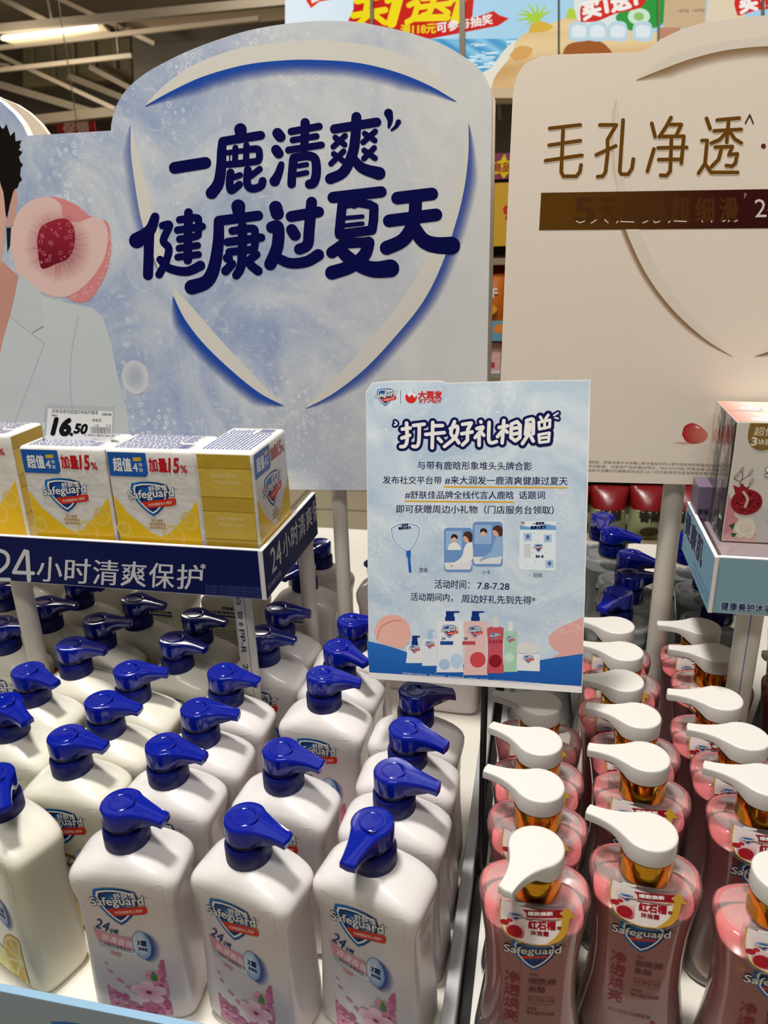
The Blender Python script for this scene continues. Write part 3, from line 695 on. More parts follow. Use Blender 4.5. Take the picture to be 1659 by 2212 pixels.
# ------------------------------------------------------------------ sign boards
YH = .74
def ice_mat(name, cols, warm_x=None, scale=9.0, bub=120.0, rough=.5):
    m = mat(name, cols[0], rough); nt = m.node_tree; b = nt.nodes['Principled BSDF']; L = nt.links.new
    tc = nt.nodes.new('ShaderNodeTexCoord'); n1 = nt.nodes.new('ShaderNodeTexNoise'); n1.inputs['Scale'].default_value = scale; n1.inputs['Detail'].default_value = 7; n1.inputs['Roughness'].default_value = .62; n1.inputs['Distortion'].default_value = 1.2
    L(tc.outputs['Object'], n1.inputs['Vector'])
    cr = nt.nodes.new('ShaderNodeValToRGB'); e = cr.color_ramp.elements; e[0].position = .34; e[0].color = hx(cols[0]); e[1].position = .68; e[1].color = hx(cols[2]); q = e.new(.5); q.color = hx(cols[1])
    L(n1.outputs['Fac'], cr.inputs[0])
    # little rings: bubbles
    vo = nt.nodes.new('ShaderNodeTexVoronoi'); vo.inputs['Scale'].default_value = bub; L(tc.outputs['Object'], vo.inputs['Vector'])
    r1 = nt.nodes.new('ShaderNodeValToRGB'); f = r1.color_ramp.elements; f[0].position = .16; f[0].color = (0, 0, 0, 1); f[1].position = .36; f[1].color = (0, 0, 0, 1); q = f.new(.26); q.color = (1, 1, 1, 1)
    L(vo.outputs['Distance'], r1.inputs[0])
    n2 = nt.nodes.new('ShaderNodeTexNoise'); n2.inputs['Scale'].default_value = scale*1.3; n2.inputs['Detail'].default_value = 2; L(tc.outputs['Object'], n2.inputs['Vector'])
    r2 = nt.nodes.new('ShaderNodeMapRange'); r2.inputs[1].default_value = .5; r2.inputs[2].default_value = .66; r2.inputs[4].default_value = .75; L(n2.outputs['Fac'], r2.inputs[0])
    ml = nt.nodes.new('ShaderNodeMath'); ml.operation = 'MULTIPLY'; L(r1.outputs[0], ml.inputs[0]); L(r2.outputs[0], ml.inputs[1])
    mx = nt.nodes.new('ShaderNodeMix'); mx.data_type = 'RGBA'; L(ml.outputs[0], mx.inputs[0]); L(cr.outputs[0], mx.inputs[6]); mx.inputs[7].default_value = hx('#eef1f2')
    # fine swirls
    n3 = nt.nodes.new('ShaderNodeTexNoise'); n3.inputs['Scale'].default_value = scale*7; n3.inputs['Detail'].default_value = 6; n3.inputs['Distortion'].default_value = 3.0; L(tc.outputs['Object'], n3.inputs['Vector'])
    r3 = nt.nodes.new('ShaderNodeMapRange'); r3.inputs[1].default_value = .56; r3.inputs[2].default_value = .75; r3.inputs[4].default_value = .60; L(n3.outputs['Fac'], r3.inputs[0])
    m3 = nt.nodes.new('ShaderNodeMix'); m3.data_type = 'RGBA'; L(r3.outputs[0], m3.inputs[0]); L(mx.outputs[2], m3.inputs[6]); m3.inputs[7].default_value = hx('#e6eaec')
    out = m3.outputs[2]
    if warm_x:
        sp = nt.nodes.new('ShaderNodeSeparateXYZ'); L(tc.outputs['Object'], sp.inputs[0]); n4 = nt.nodes.new('ShaderNodeTexNoise'); n4.inputs['Scale'].default_value = 5; L(tc.outputs['Object'], n4.inputs['Vector'])
        ad = nt.nodes.new('ShaderNodeMath'); ad.operation = 'MULTIPLY_ADD'; ad.inputs[1].default_value = .22; L(n4.outputs['Fac'], ad.inputs[0]); L(sp.outputs[0], ad.inputs[2])
        r4 = nt.nodes.new('ShaderNodeMapRange'); r4.inputs[1].default_value = warm_x[0]; r4.inputs[2].default_value = warm_x[1]; r4.inputs[4].default_value = warm_x[2]; L(ad.outputs[0], r4.inputs[0])
        m4 = nt.nodes.new('ShaderNodeMix'); m4.data_type = 'RGBA'; L(r4.outputs[0], m4.inputs[0]); L(out, m4.inputs[6]); m4.inputs[7].default_value = hx(warm_x[3]); out = m4.outputs[2]
    L(out, b.inputs['Base Color']); return m
M_ice = ice_mat('icy blue print', ('#97a8cc', '#b6c2d6', '#d6dbe0'), (-.20, .06, .82, '#e2e0d9'))
M_cream = mat('cream card print', '#ebdfcf', .55, bump=(160, .06, .001))
M_back = mat('cream back card', '#ded0bd', .6)
S_h = px_surf(Vector((0, YH, H0)), Vector((0, -1, 0)))
blue_out = [(-330, 300), (-300, 215), (-210, 150), (-120, 160), (-50, 188), (0, 218), (30, 245), (48, 268), (60, 293), (240, 282)] + catmull([(240, 270), (247, 240), (263, 207), (290, 177), (331, 148), (400, 113), (470, 86), (540, 65), (620, 51), (700, 45), (770, 48), (840, 60), (905, 77), (960, 98), (1000, 121), (1030, 145), (1050, 170), (1060, 195), (1063, 215)], 4) + [(1058, 500), (1053, 760), (1050, 1062), (600, 1057), (200, 1050), (-350, 1040)]
hb = thing('header_board', 'large icy blue arched sign board with navy Chinese slogan and peach', 'sign', (-.25, YH, zs))
bpy.context.view_layer.update()
def put(o, root): return part(o, root)
face = put(prism('board', blue_out, S_h, .010, M_foam), hb)
a = Art(); N0 = len(blue_out)
skin = Art(); skin.poly(blue_out, (1, 1, 1, 1))
sk = put(skin.build('board_face', S_h, None, (M_ice, M_ice), .00003), hb)
# shield drawing: pale crescents with a blue glow on one side
def crescent(a, outer, inner, glow_side, w, cw, cg, dark=1.0, fn=None, steps=1):
    O, I = catmull(outer, 8), catmull(inner, 8)
    n = min(len(O), len(I)); O, I = O[:n], I[:n]
    oL = a.L; a.L = oL+1; a.ring(O, I, cw, fn)
    base = I if glow_side == 'in' else O; other = O if glow_side == 'in' else I; P, Q1 = [], []
    for i, (x, y) in enumerate(base):
        x0, y0 = base[max(0, i-1)]; x1, y1 = base[min(n-1, i+1)]; d = math.hypot(x1-x0, y1-y0) or 1; nx, ny = -(y1-y0)/d, (x1-x0)/d
        if (x-other[i][0])*nx+(y-other[i][1])*ny < 0 or (other[i] == base[i] and P and (nx*(P[-1][0]-Q1[-1][0])+ny*(P[-1][1]-Q1[-1][1])) > 0): nx, ny = -nx, -ny
        k = min(1.0, 5*min(i, n-1-i)/n+.05)
        Q1.append((x+nx*w*.34*k, y+ny*w*.34*k)); P.append((x+nx*w*k, y+ny*w*k))
    c0 = (*cg[:3], dark); c1 = (*cg[:3], dark*.8); c2 = (*cg[:3], 0)
    a.L = oL; a.ring(base, Q1, c0, c1); a.ring(Q1, P, c1, c2); a.L = oL
a = Art(); a.L = 2; cw, cg = hx('#dcd9d0'), hx('#1f4fb2')
fade = lambda x, y: mixc(cw, hx('#d8d5cd'), min(1, max(0, (x-700)/200)))
crescent(a, [(313, 228), (360, 180), (430, 135), (520, 104), (620, 91), (700, 88), (780, 95), (860, 115), (930, 152), (986, 218)], [(313, 229), (370, 197), (440, 165), (530, 140), (620, 130), (700, 130), (780, 137), (860, 157), (930, 186), (986, 219)], 'in', 36, cw, cg)
crescent(a, [(283, 268), (283, 330), (292, 400), (304, 470), (320, 520), (345, 590)], [(283, 266), (296, 325), (316, 400), (334, 470), (352, 520), (375, 560)], 'out', 20, cw, cg, .5)
crescent(a, [(375, 640), (400, 690), (440, 742), (500, 800), (560, 848), (613, 876)], [(370, 615), (412, 660), (460, 715), (520, 782), (575, 838), (614, 875)], 'out', 32, cw, cg)
crescent(a, [(1012, 268), (1012, 330), (1004, 400), (988, 470), (955, 570), (915, 650), (860, 720), (790, 795), (720, 850), (660, 882)], [(1010, 266), (1002, 325), (988, 400), (965, 470), (930, 545), (880, 630), (820, 710), (755, 785), (700, 840), (660, 881)], 'out', 28, cw, cg, .8)
put(a.build('shield_emblem', S_h, None, eps=.00015), hb)
# big brushed slogan
a = Art(); a.L = 5; q = lambda P: [(350+x*.3255, 220+y*.3255) for x, y in P]; u = .3255
def ST(P, w, w2=None, sm=True): a.stroke(q(P), w*u*1.07, NAVY, sm, None if w2 is None else w2*u*1.07)
ST([(85, 438), (288, 405)], 74)
ST([(521, 183), (524, 235)], 78, 66); ST([(405, 262), (655, 222)], 56); ST([(402, 262), (396, 330), (393, 430), (375, 540), (330, 605)], 52, 76)
ST([(430, 338), (560, 322), (640, 318)], 34); ST([(560, 318), (630, 312), (646, 335), (642, 385), (605, 398), (440, 416)], 44); ST([(488, 305), (484, 408)], 38); ST([(561, 288), (558, 402)], 40); ST([(452, 340), (446, 410)], 8)
ST([(455, 470), (449, 550), (462, 588), (514, 548)], 50, 46); ST([(480, 500), (518, 486)], 38); ST([(570, 452), (566, 545), (600, 576), (655, 560), (668, 525)], 50, 50); ST([(590, 492), (648, 446)], 40)
ST([(767, 208), (786, 232)], 66); ST([(757, 318), (775, 343)], 62); ST([(792, 415), (772, 480), (748, 526)], 40, 66)
ST([(950, 138), (945, 310)], 58, 50); ST([(858, 197), (1043, 163)], 46); ST([(868, 254), (1025, 228)], 40); ST([(840, 320), (1058, 286)], 44)
ST([(872, 385), (864, 470), (860, 545)], 54); ST([(875, 372), (960, 358), (1010, 372), (1024, 420), (1022, 490), (1005, 538), (980, 546)], 54, 60); ST([(905, 425), (960, 416)], 32); ST([(900, 482), (960, 470)], 34)
ST([(1145, 180), (1425, 135)], 58); ST([(1290, 100), (1283, 240), (1262, 350), (1205, 465), (1118, 510)], 62, 68); ST([(1270, 375), (1330, 440), (1440, 475)], 50, 82)
for P in ([(1150, 236), (1212, 284)], [(1215, 225), (1137, 298)], [(1140, 345), (1202, 392)], [(1205, 328), (1122, 410)], [(1345, 210), (1412, 256)], [(1415, 196), (1335, 268)], [(1342, 322), (1414, 374)], [(1408, 306), (1340, 376)]): ST(P, 36)
ST([(1503, 75), (1514, 120), (1505, 168)], 56, 16); ST([(1569, 134), (1552, 165), (1524, 187)], 34, 14)
q = lambda P: [(270+x*.44605, 390+y*.44605) for x, y in P]; u = .44605
ST([(146, 176), (128, 230), (100, 262), (58, 290)], 40, 72); ST([(118, 255), (112, 458)], 46)
ST([(182, 218), (216, 216), (186, 290), (212, 328), (200, 390), (166, 455)], 34, 36); ST([(170, 382), (215, 425), (300, 440), (365, 412)], 34, 46)
ST([(308, 155), (304, 385)], 40); ST([(265, 190), (345, 180), (357, 200), (355, 250), (345, 270), (265, 284)], 34); ST([(255, 240), (375, 222)], 34); ST([(262, 328), (352, 314)], 32); ST([(256, 371), (356, 358)], 32)
ST([(549, 125), (552, 160)], 64, 54); ST([(455, 195), (645, 170)], 46); ST([(455, 195), (452, 300), (432, 420), (395, 490), (325, 516)], 46, 68)
ST([(570, 222), (565, 400), (540, 458)], 44, 40); ST([(520, 244), (612, 232), (630, 250), (628, 320), (610, 334), (505, 346)], 36); ST([(497, 298), (660, 276)], 38)
ST([(496, 374), (502, 378)], 42); ST([(520, 404), (488, 437)], 38, 42); ST([(638, 358), (600, 395), (645, 438)], 36, 42)
ST([(730, 130), (738, 160)], 60); ST([(712, 226), (742, 228), (738, 320), (704, 405)], 54, 56); ST([(735, 372), (800, 400), (880, 392), (936, 360)], 44, 54)
ST([(805, 174), (938, 152)], 50); ST([(904, 105), (892, 240), (884, 310), (845, 332)], 50, 50); ST([(808, 238), (824, 264)], 52)
ST([(1008, 82), (1240, 55)], 52); ST([(1052, 115), (1038, 252)], 44); ST([(1050, 118), (1125, 108), (1190, 118)], 40); ST([(1120, 75), (1110, 115)], 40); ST([(1206, 128), (1204, 190), (1196, 240), (1040, 262)], 42, 44, False); ST([(1060, 182), (1150, 174)], 20); ST([(1060, 218), (1150, 208)], 20)
ST([(1085, 265), (1060, 305), (1003, 348)], 50, 54); ST([(1062, 305), (1180, 298)], 46); ST([(1180, 300), (1160, 360), (1095, 415), (1003, 446)], 54, 64); ST([(1052, 345), (1110, 395), (1200, 430), (1285, 425)], 54, 82)
ST([(1320, 85), (1486, 65)], 58); ST([(1280, 195), (1506, 166)], 58); ST([(1408, 90), (1398, 200), (1350, 285), (1268, 326)], 58, 64); ST([(1392, 212), (1440, 285), (1500, 312), (1580, 315)], 58, 82)
put(a.build('slogan_lettering', S_h, None, eps=.00022, step=.000005), hb)
# peach half
a = Art(); a.L = 2
a.poly(catmull([(60, 440), (110, 425), (160, 440), (200, 470), (232, 480), (240, 520), (236, 570), (215, 620), (185, 652), (140, 640), (60, 560), (25, 490)]), hx('#d98a8c'))
a.L = 3; fl = lambda x, y: mixc(hx('#d89a9c'), hx('#e3c3bc'), min(1, math.hypot(x-118, y-525)/95))
a.poly(catmull([(24, 500), (38, 460), (70, 432), (105, 426), (130, 440), (138, 470), (165, 480), (200, 470), (224, 478), (233, 510), (224, 560), (190, 610), (150, 638), (115, 640), (70, 622), (40, 590), (22, 540)]), None, fl)
a.L = 4; a.ell(126, 532, 74, 80, (*hx('#a8304a')[:3], 1.0), -.4, 36, (*hx('#d99a9c')[:3], 0))
rnd = random.Random(21); a.L = 4.5
for k in range(70):
    t = rnd.uniform(0, 6.28); r0, r1 = rnd.uniform(34, 46), rnd.uniform(52, 78); a.stroke([(122+r0*math.cos(t), 528+r0*math.sin(t)*1.1), (122+r1*math.cos(t), 528+r1*math.sin(t)*1.1)], 1.2, (*hx(rnd.choice(('#c9737f', '#e6cdc6')))[:3], .45), False, .3, False); a.L = 5
a.poly(catmull([(80, 520), (88, 492), (110, 478), (140, 472), (158, 488), (162, 520), (150, 555), (120, 570), (92, 580), (84, 560)]), None, lambda x, y: mixc(hx('#a02a3e'), hx('#6a1022'), min(1, max(0, (y-470)/110))))
rnd = random.Random(5); a.L = 6
for k in range(34):
    x, y = rnd.uniform(86, 158), rnd.uniform(482, 568); r = rnd.uniform(2, 4.6); a.loop(x, y, r, r, .8, hx('#d98a94'), n=12)
for k in range(60):
    t = rnd.uniform(-1.2, 1.9); a.loop(135+104*math.cos(t)+rnd.uniform(-6, 4), 545+100*math.sin(t)+rnd.uniform(-6, 4), 2.2, 2.2, .6, hx('#e6d4d2'), n=8)
b2 = Art(); b2.ell(292, 815, 27, 35, (*hx('#c9cede')[:3], .35), -.15, 36, (*hx('#eef0f2')[:3], .75)); b2.L = 5; b2.loop(292, 815, 29, 37, 3, hx('#cfd0d4'), -.15, 40); put(b2.build('bubble_picture', S_h, None, eps=.00012), hb)
put(a.build('peach_picture', S_h, None, eps=.00012), hb)
# printed figure at the left edge of the board: dark hair, pale jacket
a = Art(); a.L = 7
a.poly([(-260, 640), (-120, 560), (-60, 520), (0, 560), (22, 580), (40, 596), (20, 690), (5, 760), (-40, 900), (-120, 1000), (-260, 1030)], hx('#d2a596'), lambda x, y: mixc(hx('#d8aa9a'), hx('#c99284'), min(1, max(0, (x+40)/60))))
a.poly(catmull([(-150, 330), (-60, 300), (0, 330), (20, 400), (14, 470), (6, 540), (-10, 600), (-70, 640), (-130, 600), (-160, 470)]), hx('#d9ac9b'))
a.L = 8; a.poly(catmull([(20, 462), (30, 408), (37, 420), (33, 470), (22, 490), (12, 486)]), hx('#cf9f90'))
a.L = 9; a.poly(catmull([(-150, 330), (-120, 280), (-60, 262), (0, 275), (20, 290), (34, 310), (44, 316), (38, 330), (45, 356), (40, 400), (30, 412), (22, 440), (14, 470), (8, 420), (2, 400), (-10, 370), (-60, 350), (-110, 360)]), hx('#17100f'))
a.poly([(14, 492), (24, 492), (22, 530), (16, 545)], hx('#1c1e28'))
for P in ([(6, 282), (14, 268), (22, 292)], [(20, 296), (32, 284), (34, 310)], [(30, 306), (47, 303), (38, 322)], [(36, 322), (49, 328), (40, 340)], [(40, 345), (50, 356), (42, 366)], [(40, 372), (48, 388), (38, 398)], [(-14, 274), (-4, 262), (6, 282)]): a.poly(P, hx('#17100f'))
a.L = 9; j = lambda x, y: mixc(hx('#cdd4d6'), hx('#bfc8cc'), min(1, max(0, (y-600)/400)))
a.poly([(45, 592), (70, 620), (95, 640), (150, 655), (200, 665), (222, 685), (240, 740), (258, 830), (275, 890), (292, 1045), (-340, 1035), (-60, 1000), (-20, 880), (5, 740), (25, 670)], None, j)
a.L = 10; a.poly([(45, 592), (88, 630), (96, 700), (70, 718), (22, 682), (35, 630)], hx('#c6ced1')); a.L = 11
a.stroke([(70, 719), (94, 705)], 2.4, hx('#7d8690'), False, caps=False); a.stroke([(22, 684), (70, 722), (96, 742), (60, 840), (30, 915)], 1.6, hx('#a9b2b7'), False, caps=False); a.stroke([(170, 680), (155, 760), (152, 830), (157, 890)], 1.8, hx('#aab3b8'), True, caps=False)
put(a.build('figure_picture', S_h, None, eps=.00012), hb)
S_b = px_surf(Vector((0, YH+.028, H0)), Vector((0, -1, 0)))
rear_out = [(-330, 300), (-280, 190), (-160, 150), (-60, 180), (0, 211), (35, 225), (62, 243), (88, 268), (108, 296), (245, 300), (270, 215), (340, 160), (480, 95), (620, 60), (720, 60), (850, 78), (960, 115), (1020, 150), (1050, 185), (1062, 200), (1070, 216), (1066, 500), (1060, 800), (1058, 1050), (-330, 1040)]
put(prism('rear_board', rear_out, S_b, .006, M_back), hb)
p = Y(732, 1062, YH+.018); put(pole('pole', (p.x, p.y, zs), (p.x, p.y, p.z+.05), .0085, M_pvc), hb)
p = Y(-120, 1040, YH+.018); put(pole('pole', (p.x, p.y, zs), (p.x, p.y, p.z+.05), .0085, M_pvc), hb)
# cream board
hc = thing('header_board', 'large cream sign board with brown Chinese lettering and pomegranate seed', 'sign', (.25, YH, zs)); bpy.context.view_layer.update()
cream_out = [(1074, 1036), (1082, 800), (1094, 500), (1107, 222)] + catmull([(1107, 215), (1110, 190), (1117, 165), (1130, 142), (1152, 129), (1190, 123)], 4) + catmull([(1378, 114), (1396, 106), (1425, 87), (1460, 69), (1510, 52), (1560, 43), (1620, 36), (1690, 32), (1780, 36), (1880, 60), (1950, 110)], 4) + [(2050, 112), (2070, 160), (2070, 1068), (1545, 1048)]
put(prism('board', cream_out, S_h, .010, M_foam), hc)
skin = Art(); skin.poly(cream_out, (1, 1, 1, 1)); put(skin.build('board_face', S_h, None, (M_cream, M_cream), .00003), hc)
a = Art(); a.L = 2; cw, cg = hx('#e2d8c9'), hx('#9a7548')
crescent(a, [(1374, 172), (1430, 130), (1500, 103), (1580, 88), (1680, 80), (1780, 92), (1880, 150)], [(1374, 173), (1430, 150), (1500, 125), (1580, 107), (1680, 100), (1780, 112), (1880, 151)], 'in', 26, cw, cg, .75)
crescent(a, [(1333, 210), (1328, 250), (1325, 300), (1328, 360), (1334, 410)], [(1333, 211), (1338, 250), (1342, 300), (1346, 360), (1350, 410)], 'out', 9, cw, cg, .18)
crescent(a, [(1334, 410), (1340, 440), (1348, 470), (1355, 505), (1395, 590), (1450, 665), (1520, 730), (1582, 770)], [(1352, 410), (1360, 440), (1370, 470), (1385, 505), (1425, 590), (1478, 665), (1535, 725), (1582, 769)], 'out', 13, cw, cg, .85)
crescent(a, [(1630, 770), (1700, 740), (1800, 660), (1880, 540)], [(1630, 768), (1690, 728), (1780, 650), (1860, 540)], 'out', 13, cw, hx('#8d6a5c'), .85)
put(a.build('shield_emblem', S_h, None, eps=.00015), hc)
a = Art(); br = hx('#6e4711'); q = lambda P: [(1160+x*.3008, 230+y*.3008) for x, y in P]; u = .3008
def both(P, w=28):
    a.L = 5; a.stroke(q(P), (w+8)*u, hx('#e8ddcb'), False); a.L = 6; a.stroke(q(P), w*u, br, False)
for P in ([(92, 158), (310, 133)], [(88, 279), (310, 246)], [(62, 390), (322, 351)], [(188, 150), (174, 470), (190, 502), (282, 502), (308, 470), (316, 420)],
          [(452, 133), (570, 133), (506, 240), (508, 330), (492, 470), (474, 500), (436, 505)], [(426, 348), (565, 284)], [(618, 98), (594, 465), (606, 487), (655, 487), (682, 445), (692, 378)],
          [(824, 122), (848, 218)], [(840, 306), (793, 465)], [(962, 80), (930, 140), (878, 220)], [(945, 130), (1036, 130), (1000, 208)], [(900, 216), (1054, 214), (1036, 408)], [(870, 298), (1074, 294)], [(875, 382), (1036, 380)], [(966, 215), (956, 465), (930, 497), (888, 494)],
          [(1217, 86), (1243, 160)], [(1294, 98), (1452, 84)], [(1272, 176), (1466, 165)], [(1376, 95), (1362, 258)], [(1368, 178), (1310, 240), (1252, 264)], [(1382, 178), (1420, 235), (1466, 262)], [(1280, 292), (1402, 288), (1378, 348), (1438, 340), (1424, 408), (1400, 430), (1360, 424)], [(1325, 298), (1304, 380), (1252, 434)], [(1184, 245), (1222, 245), (1206, 410), (1160, 480)], [(1206, 412), (1250, 474), (1440, 474)]): both(P, 28)
a.stroke(q([(1496, 120), (1528, 60), (1552, 120)]), 3.2, hx('#4a3020'), False); a.ell(1649, 315.5, 5.4, 5.4, hx('#5c2a20'))
both([(1760, 180), (1990, 165)]); both([(1800, 300), (1960, 280)])
a.L = 4; bandc = lambda x, y: mixc(hx('#5e3c0c'), hx('#3a100c'), min(1, max(0, (x-1230)/330)))
n = 10; A = [(1169+591*i/n, 416.5-9.5*i/n) for i in range(n+1)]; B = [(1164.5+595*i/n, 497-5*i/n) for i in range(n+1)]; a.ring(A, B, bandc)
a.L = 5; dk = hx('#502e10')
for i, ch in enumerate('5天超亮超细滑'): a.text(ch, 1243+i*52, 480, 1243+i*52+40, 479, 52, dk, .03)
a.L = 6; wt = hx('#d8cfc4')
for P in ([(282, 822), (310, 834), (342, 822)], [(390, 838), (425, 815)], [(485, 812), (510, 835)], [(572, 836), (580, 824)], [(600, 826), (695, 830)], [(760, 836), (795, 822)], [(838, 824), (852, 834), (880, 824)], [(944, 834), (954, 824)], [(985, 822), (1072, 826)], [(1185, 822), (1188, 830)], [(1255, 822), (1252, 830)], [(1334, 826), (1350, 818)], [(1375, 826), (1380, 818)], [(1420, 826), (1440, 818)]): a.stroke(q(P), 2.4, wt, True)
a.loop(1610, 420, 2.4, 3, .8, wt); a.stroke([(1610, 423), (1607, 428)], .9, wt, False)
a.text('24小时', 1631, 474, 1800, 470, 52, wt, .0)
put(a.build('brown_lettering', S_h, None, eps=.00021, step=.000005), hc)
a = Art(); tx = hx('#8d8278')
for i, s in enumerate(('取物和烟酰胺，舒肤佳柔护沐浴露山茶花香型中的山茶花提取物和角鲨烷，通过抗氧化帮助肌肤保湿', '天后的测试数据，与使用产品前基线相比，96%/97%/98% 的受访者认为使用该产品沐浴 5 天后', '舒肤佳焕肤沐浴露红石榴香型沐浴后 24 小时仍能感受到逐渐释放的香气，88% 的受访者认为使用')): a.text(s, 1240, 1000+i*9, 1640, 1011+i*9, 6.5, tx, 0)
a.L = 2; a.poly(catmull([(1473, 938), (1478, 922), (1492, 914), (1506, 917), (1522, 928), (1529, 940), (1520, 953), (1500, 958), (1482, 953), (1473, 938)])[:-1], None, lambda x, y: mixc(hx('#b51f28'), hx('#dd8d78'), min(1, max(0, (x-1490)/42))))
a.L = 3; a.ell(1506, 923, 5, 2, hx('#efd3cf'), .4); a.L = 1; a.ell(1480, 957, 32, 4, (*hx('#c9a27c')[:3], .7), 0, 24, (*hx('#c9a27c')[:3], 0))
put(a.build('seed_and_small_print', S_h, None, eps=.00012), hc)
put(prism('rear_board', [(1085, 1030), (1100, 500), (1113, 222), (1128, 150), (1165, 122), (1195, 118), (1385, 112), (1450, 85), (1560, 60), (1700, 50), (1900, 100), (2040, 140), (2060, 1060)], S_b, .006, M_back), hc)
p = Y(1461, 1049, YH+.018); put(pole('pole', (p.x-.002, p.y, zs), (p.x-.002, p.y, p.z+.05), .0105, M_pvc), hc)
p = Y(2000, 1060, YH+.018); put(pole('pole', (p.x, p.y, zs), (p.x, p.y, p.z+.05), .0105, M_pvc), hc)

# ------------------------------------------------------------------ trays on posts
YT = .574; c0 = Y(570, 1190, YT); c1 = Y(574, 1295, YT); zt, zb = c0.z, c1.z; xr = (c0.x+c1.x)/2
M_white = mat('white card edge', '#e4e1e0', .5)
tr = thing('tray', 'navy blue fronted tray of lemon soap packs, white Chinese lettering', 'tray', (xr-.3, YT, zb)); bpy.context.view_layer.update()
fp = put(box('front_panel', (xr-.75, YT, zb), (xr-.0045, YT+.004, zt), M_white), tr)
sp_ = put(box('side_panel', (xr-.004, YT-.001, zb), (xr, YH-.004, zt), M_white), tr)
put(box('tray_floor', (xr-.75, YT+.004, zb+.003), (xr-.004, YH-.004, zb+.007), M_white), tr)
put(box('side_panel', (xr-.754, YT-.001, zb), (xr-.7505, YH-.004, zt), M_white), tr)
nv = hx('#0a1650')
a = Art(); a.quad(xr-.7495, zb+.0006, xr-.0048, zt-.0008, nv)
S_t = px_surf(Vector((0, YT, H0)), Vector((0, -1, 0))); fT = lambda x, y: (S_t(x, y).x, S_t(x, y).z)
a.L = 2; a.T = fT
gw = hx('#d9d9dc'); a.stroke([(-26, 1205), (-18, 1193), (-2, 1189), (14, 1196), (18, 1210), (10, 1226), (-24, 1251)], 8, gw); a.stroke([(-24, 1251), (20, 1252)], 8, gw, False); a.stroke([(54, 1190), (30, 1236), (72, 1238)], 8, gw, False); a.stroke([(59, 1192), (63, 1253)], 9, gw, False)
for i, ch in enumerate('小时清爽保护'): x = 79+i*60.5; a.text(ch, x, 1255+i*3.4, x+54, 1258+i*3.4, 54, hx('#d9d9dc'), .012)
a.text('*', 433, 1229, 444, 1230, 12, hx('#d9d9dc'), .02)
for i in range(6): a.text('基于沐浴后二十四小时内清爽感受的消费者自我评估结果', 444, 1266+i*4.6, 563, 1272+i*4.6, 3, hx('#5561a0'), 0)
a.T = None; put(a.build('front_lettering', lambda x, z, h=0: Vector((x, YT-h-.0001, z)), None), fp)
S_s = px_surf(Vector((xr, 0, H0)), Vector((1, 0, 0))); gT = lambda x, y: (S_s(x, y).y, S_s(x, y).z)
a = Art(); a.quad(YT, zb+.0006, YH-.005, zt-.0008, nv); a.L = 2
a.T = lambda x, y: (YT+x, zb+y); hgt = zt-zb
for s, x, w in (('24', .017, .028), ('小', .051, .021), ('时', .076, .020), ('清', .099, .021), ('爽', .124, .021), ('保', .148, .016)): a.text(s, x, hgt*.36, x+w, hgt*.36, hgt*.5, hx('#c9c7c4'), .012, sgn=1)
a.text('净护爽肤沐浴露', .004, hgt*.13, .040, hgt*.13, .0055, hx('#9aa0ba'), .01, sgn=1)
put(a.build('side_lettering', lambda y, z, h=0: Vector((xr+h+.0001, y, z)), None), sp_)
p = Y(524, 1294, .597); lg = put(pole('leg', (p.x, .597, zs), (p.x, .597, zb+.003), .0088, M_pvc), tr)
a = Art(); rr = .0088
def cyl(cx, cy, r): return lambda t, z, h=0: Vector((cx+(r+.0002+h)*math.sin(t), cy-(r+.0002+h)*math.cos(t), z))
zz = zb-.006
a.quad(.55, zs, .60, zb, hx('#2f56a8'))
a.T = lambda x, y: (-.35+y*112, zz-x)
for s, x, w in (('PP-R', .036, .026), ('®', .028, .004), ('管', .016, .009), ('白', .002, .007), ('20', .074, .012), ('PP-R', .11, .026)): a.text(s, x, 0, x+w, 0, .0055, hx('#3a3d44'), .01, sgn=1)
put(a.build('pipe_print', cyl(p.x, .597, rr), None, lim=.02), lg)
p = Y(52, 1290, .597); put(pole('leg', (p.x, .597, zs), (p.x, .597, zb+.003), .0098, M_pvc), tr)
put(pole('leg', (xr-.012, .725, zs), (xr-.012, .725, zb+.003), .0088, M_pvc), tr)
# right tray
YR = .60; c0 = Y(1547, 1203, YR); c1 = Y(1526, 1322, YR); zt2, zb2 = c0.z, c1.z; xl = (c0.x+c1.x)/2
M_lb = '#7fa9bd'
t2 = thing('tray', 'pale blue tray of boxed soap with navy lettering, right side', 'tray', (xl+.25, YR, zb2)); bpy.context.view_layer.update()
fp2 = put(box('front_panel', (xl+.0035, YR, zb2), (xl+.55, YR+.004, zt2), M_white), t2)
sp2 = put(box('side_panel', (xl, YR-.001, zb2), (xl+.003, YH-.004, zt2), M_white), t2)
put(box('side_panel', (xl+.5505, YR-.001, zb2), (xl+.554, YH-.004, zt2), M_white), t2)
put(box('tray_floor', (xl+.003, YR+.004, zb2+.003), (xl+.5505, YH-.004, zb2+.007), M_white), t2)
a = Art(); a.quad(xl+.0038, zb2+.0006, xl+.549, zt2-.0008, hx('#86a9b8')); S_r = px_surf(Vector((0, YR, H0)), Vector((0, -1, 0))); a.T = lambda x, y: (S_r(x, y).x, S_r(x, y).z)
a.L = 2
for i, ch in enumerate('健康美护沐浴露'):
    for off, L, c in ((.09, 2, hx('#c9d6da')), (.025, 3, hx('#15235c'))): a.L = L; a.text(ch, 1557+i*18.5, 1317+i*1.2, 1573+i*18.5, 1318+i*1.2, 17, c, off)
a.T = None; put(a.build('front_lettering', lambda x, z, h=0: Vector((x, YR-h-.0001, z)), None), fp2)
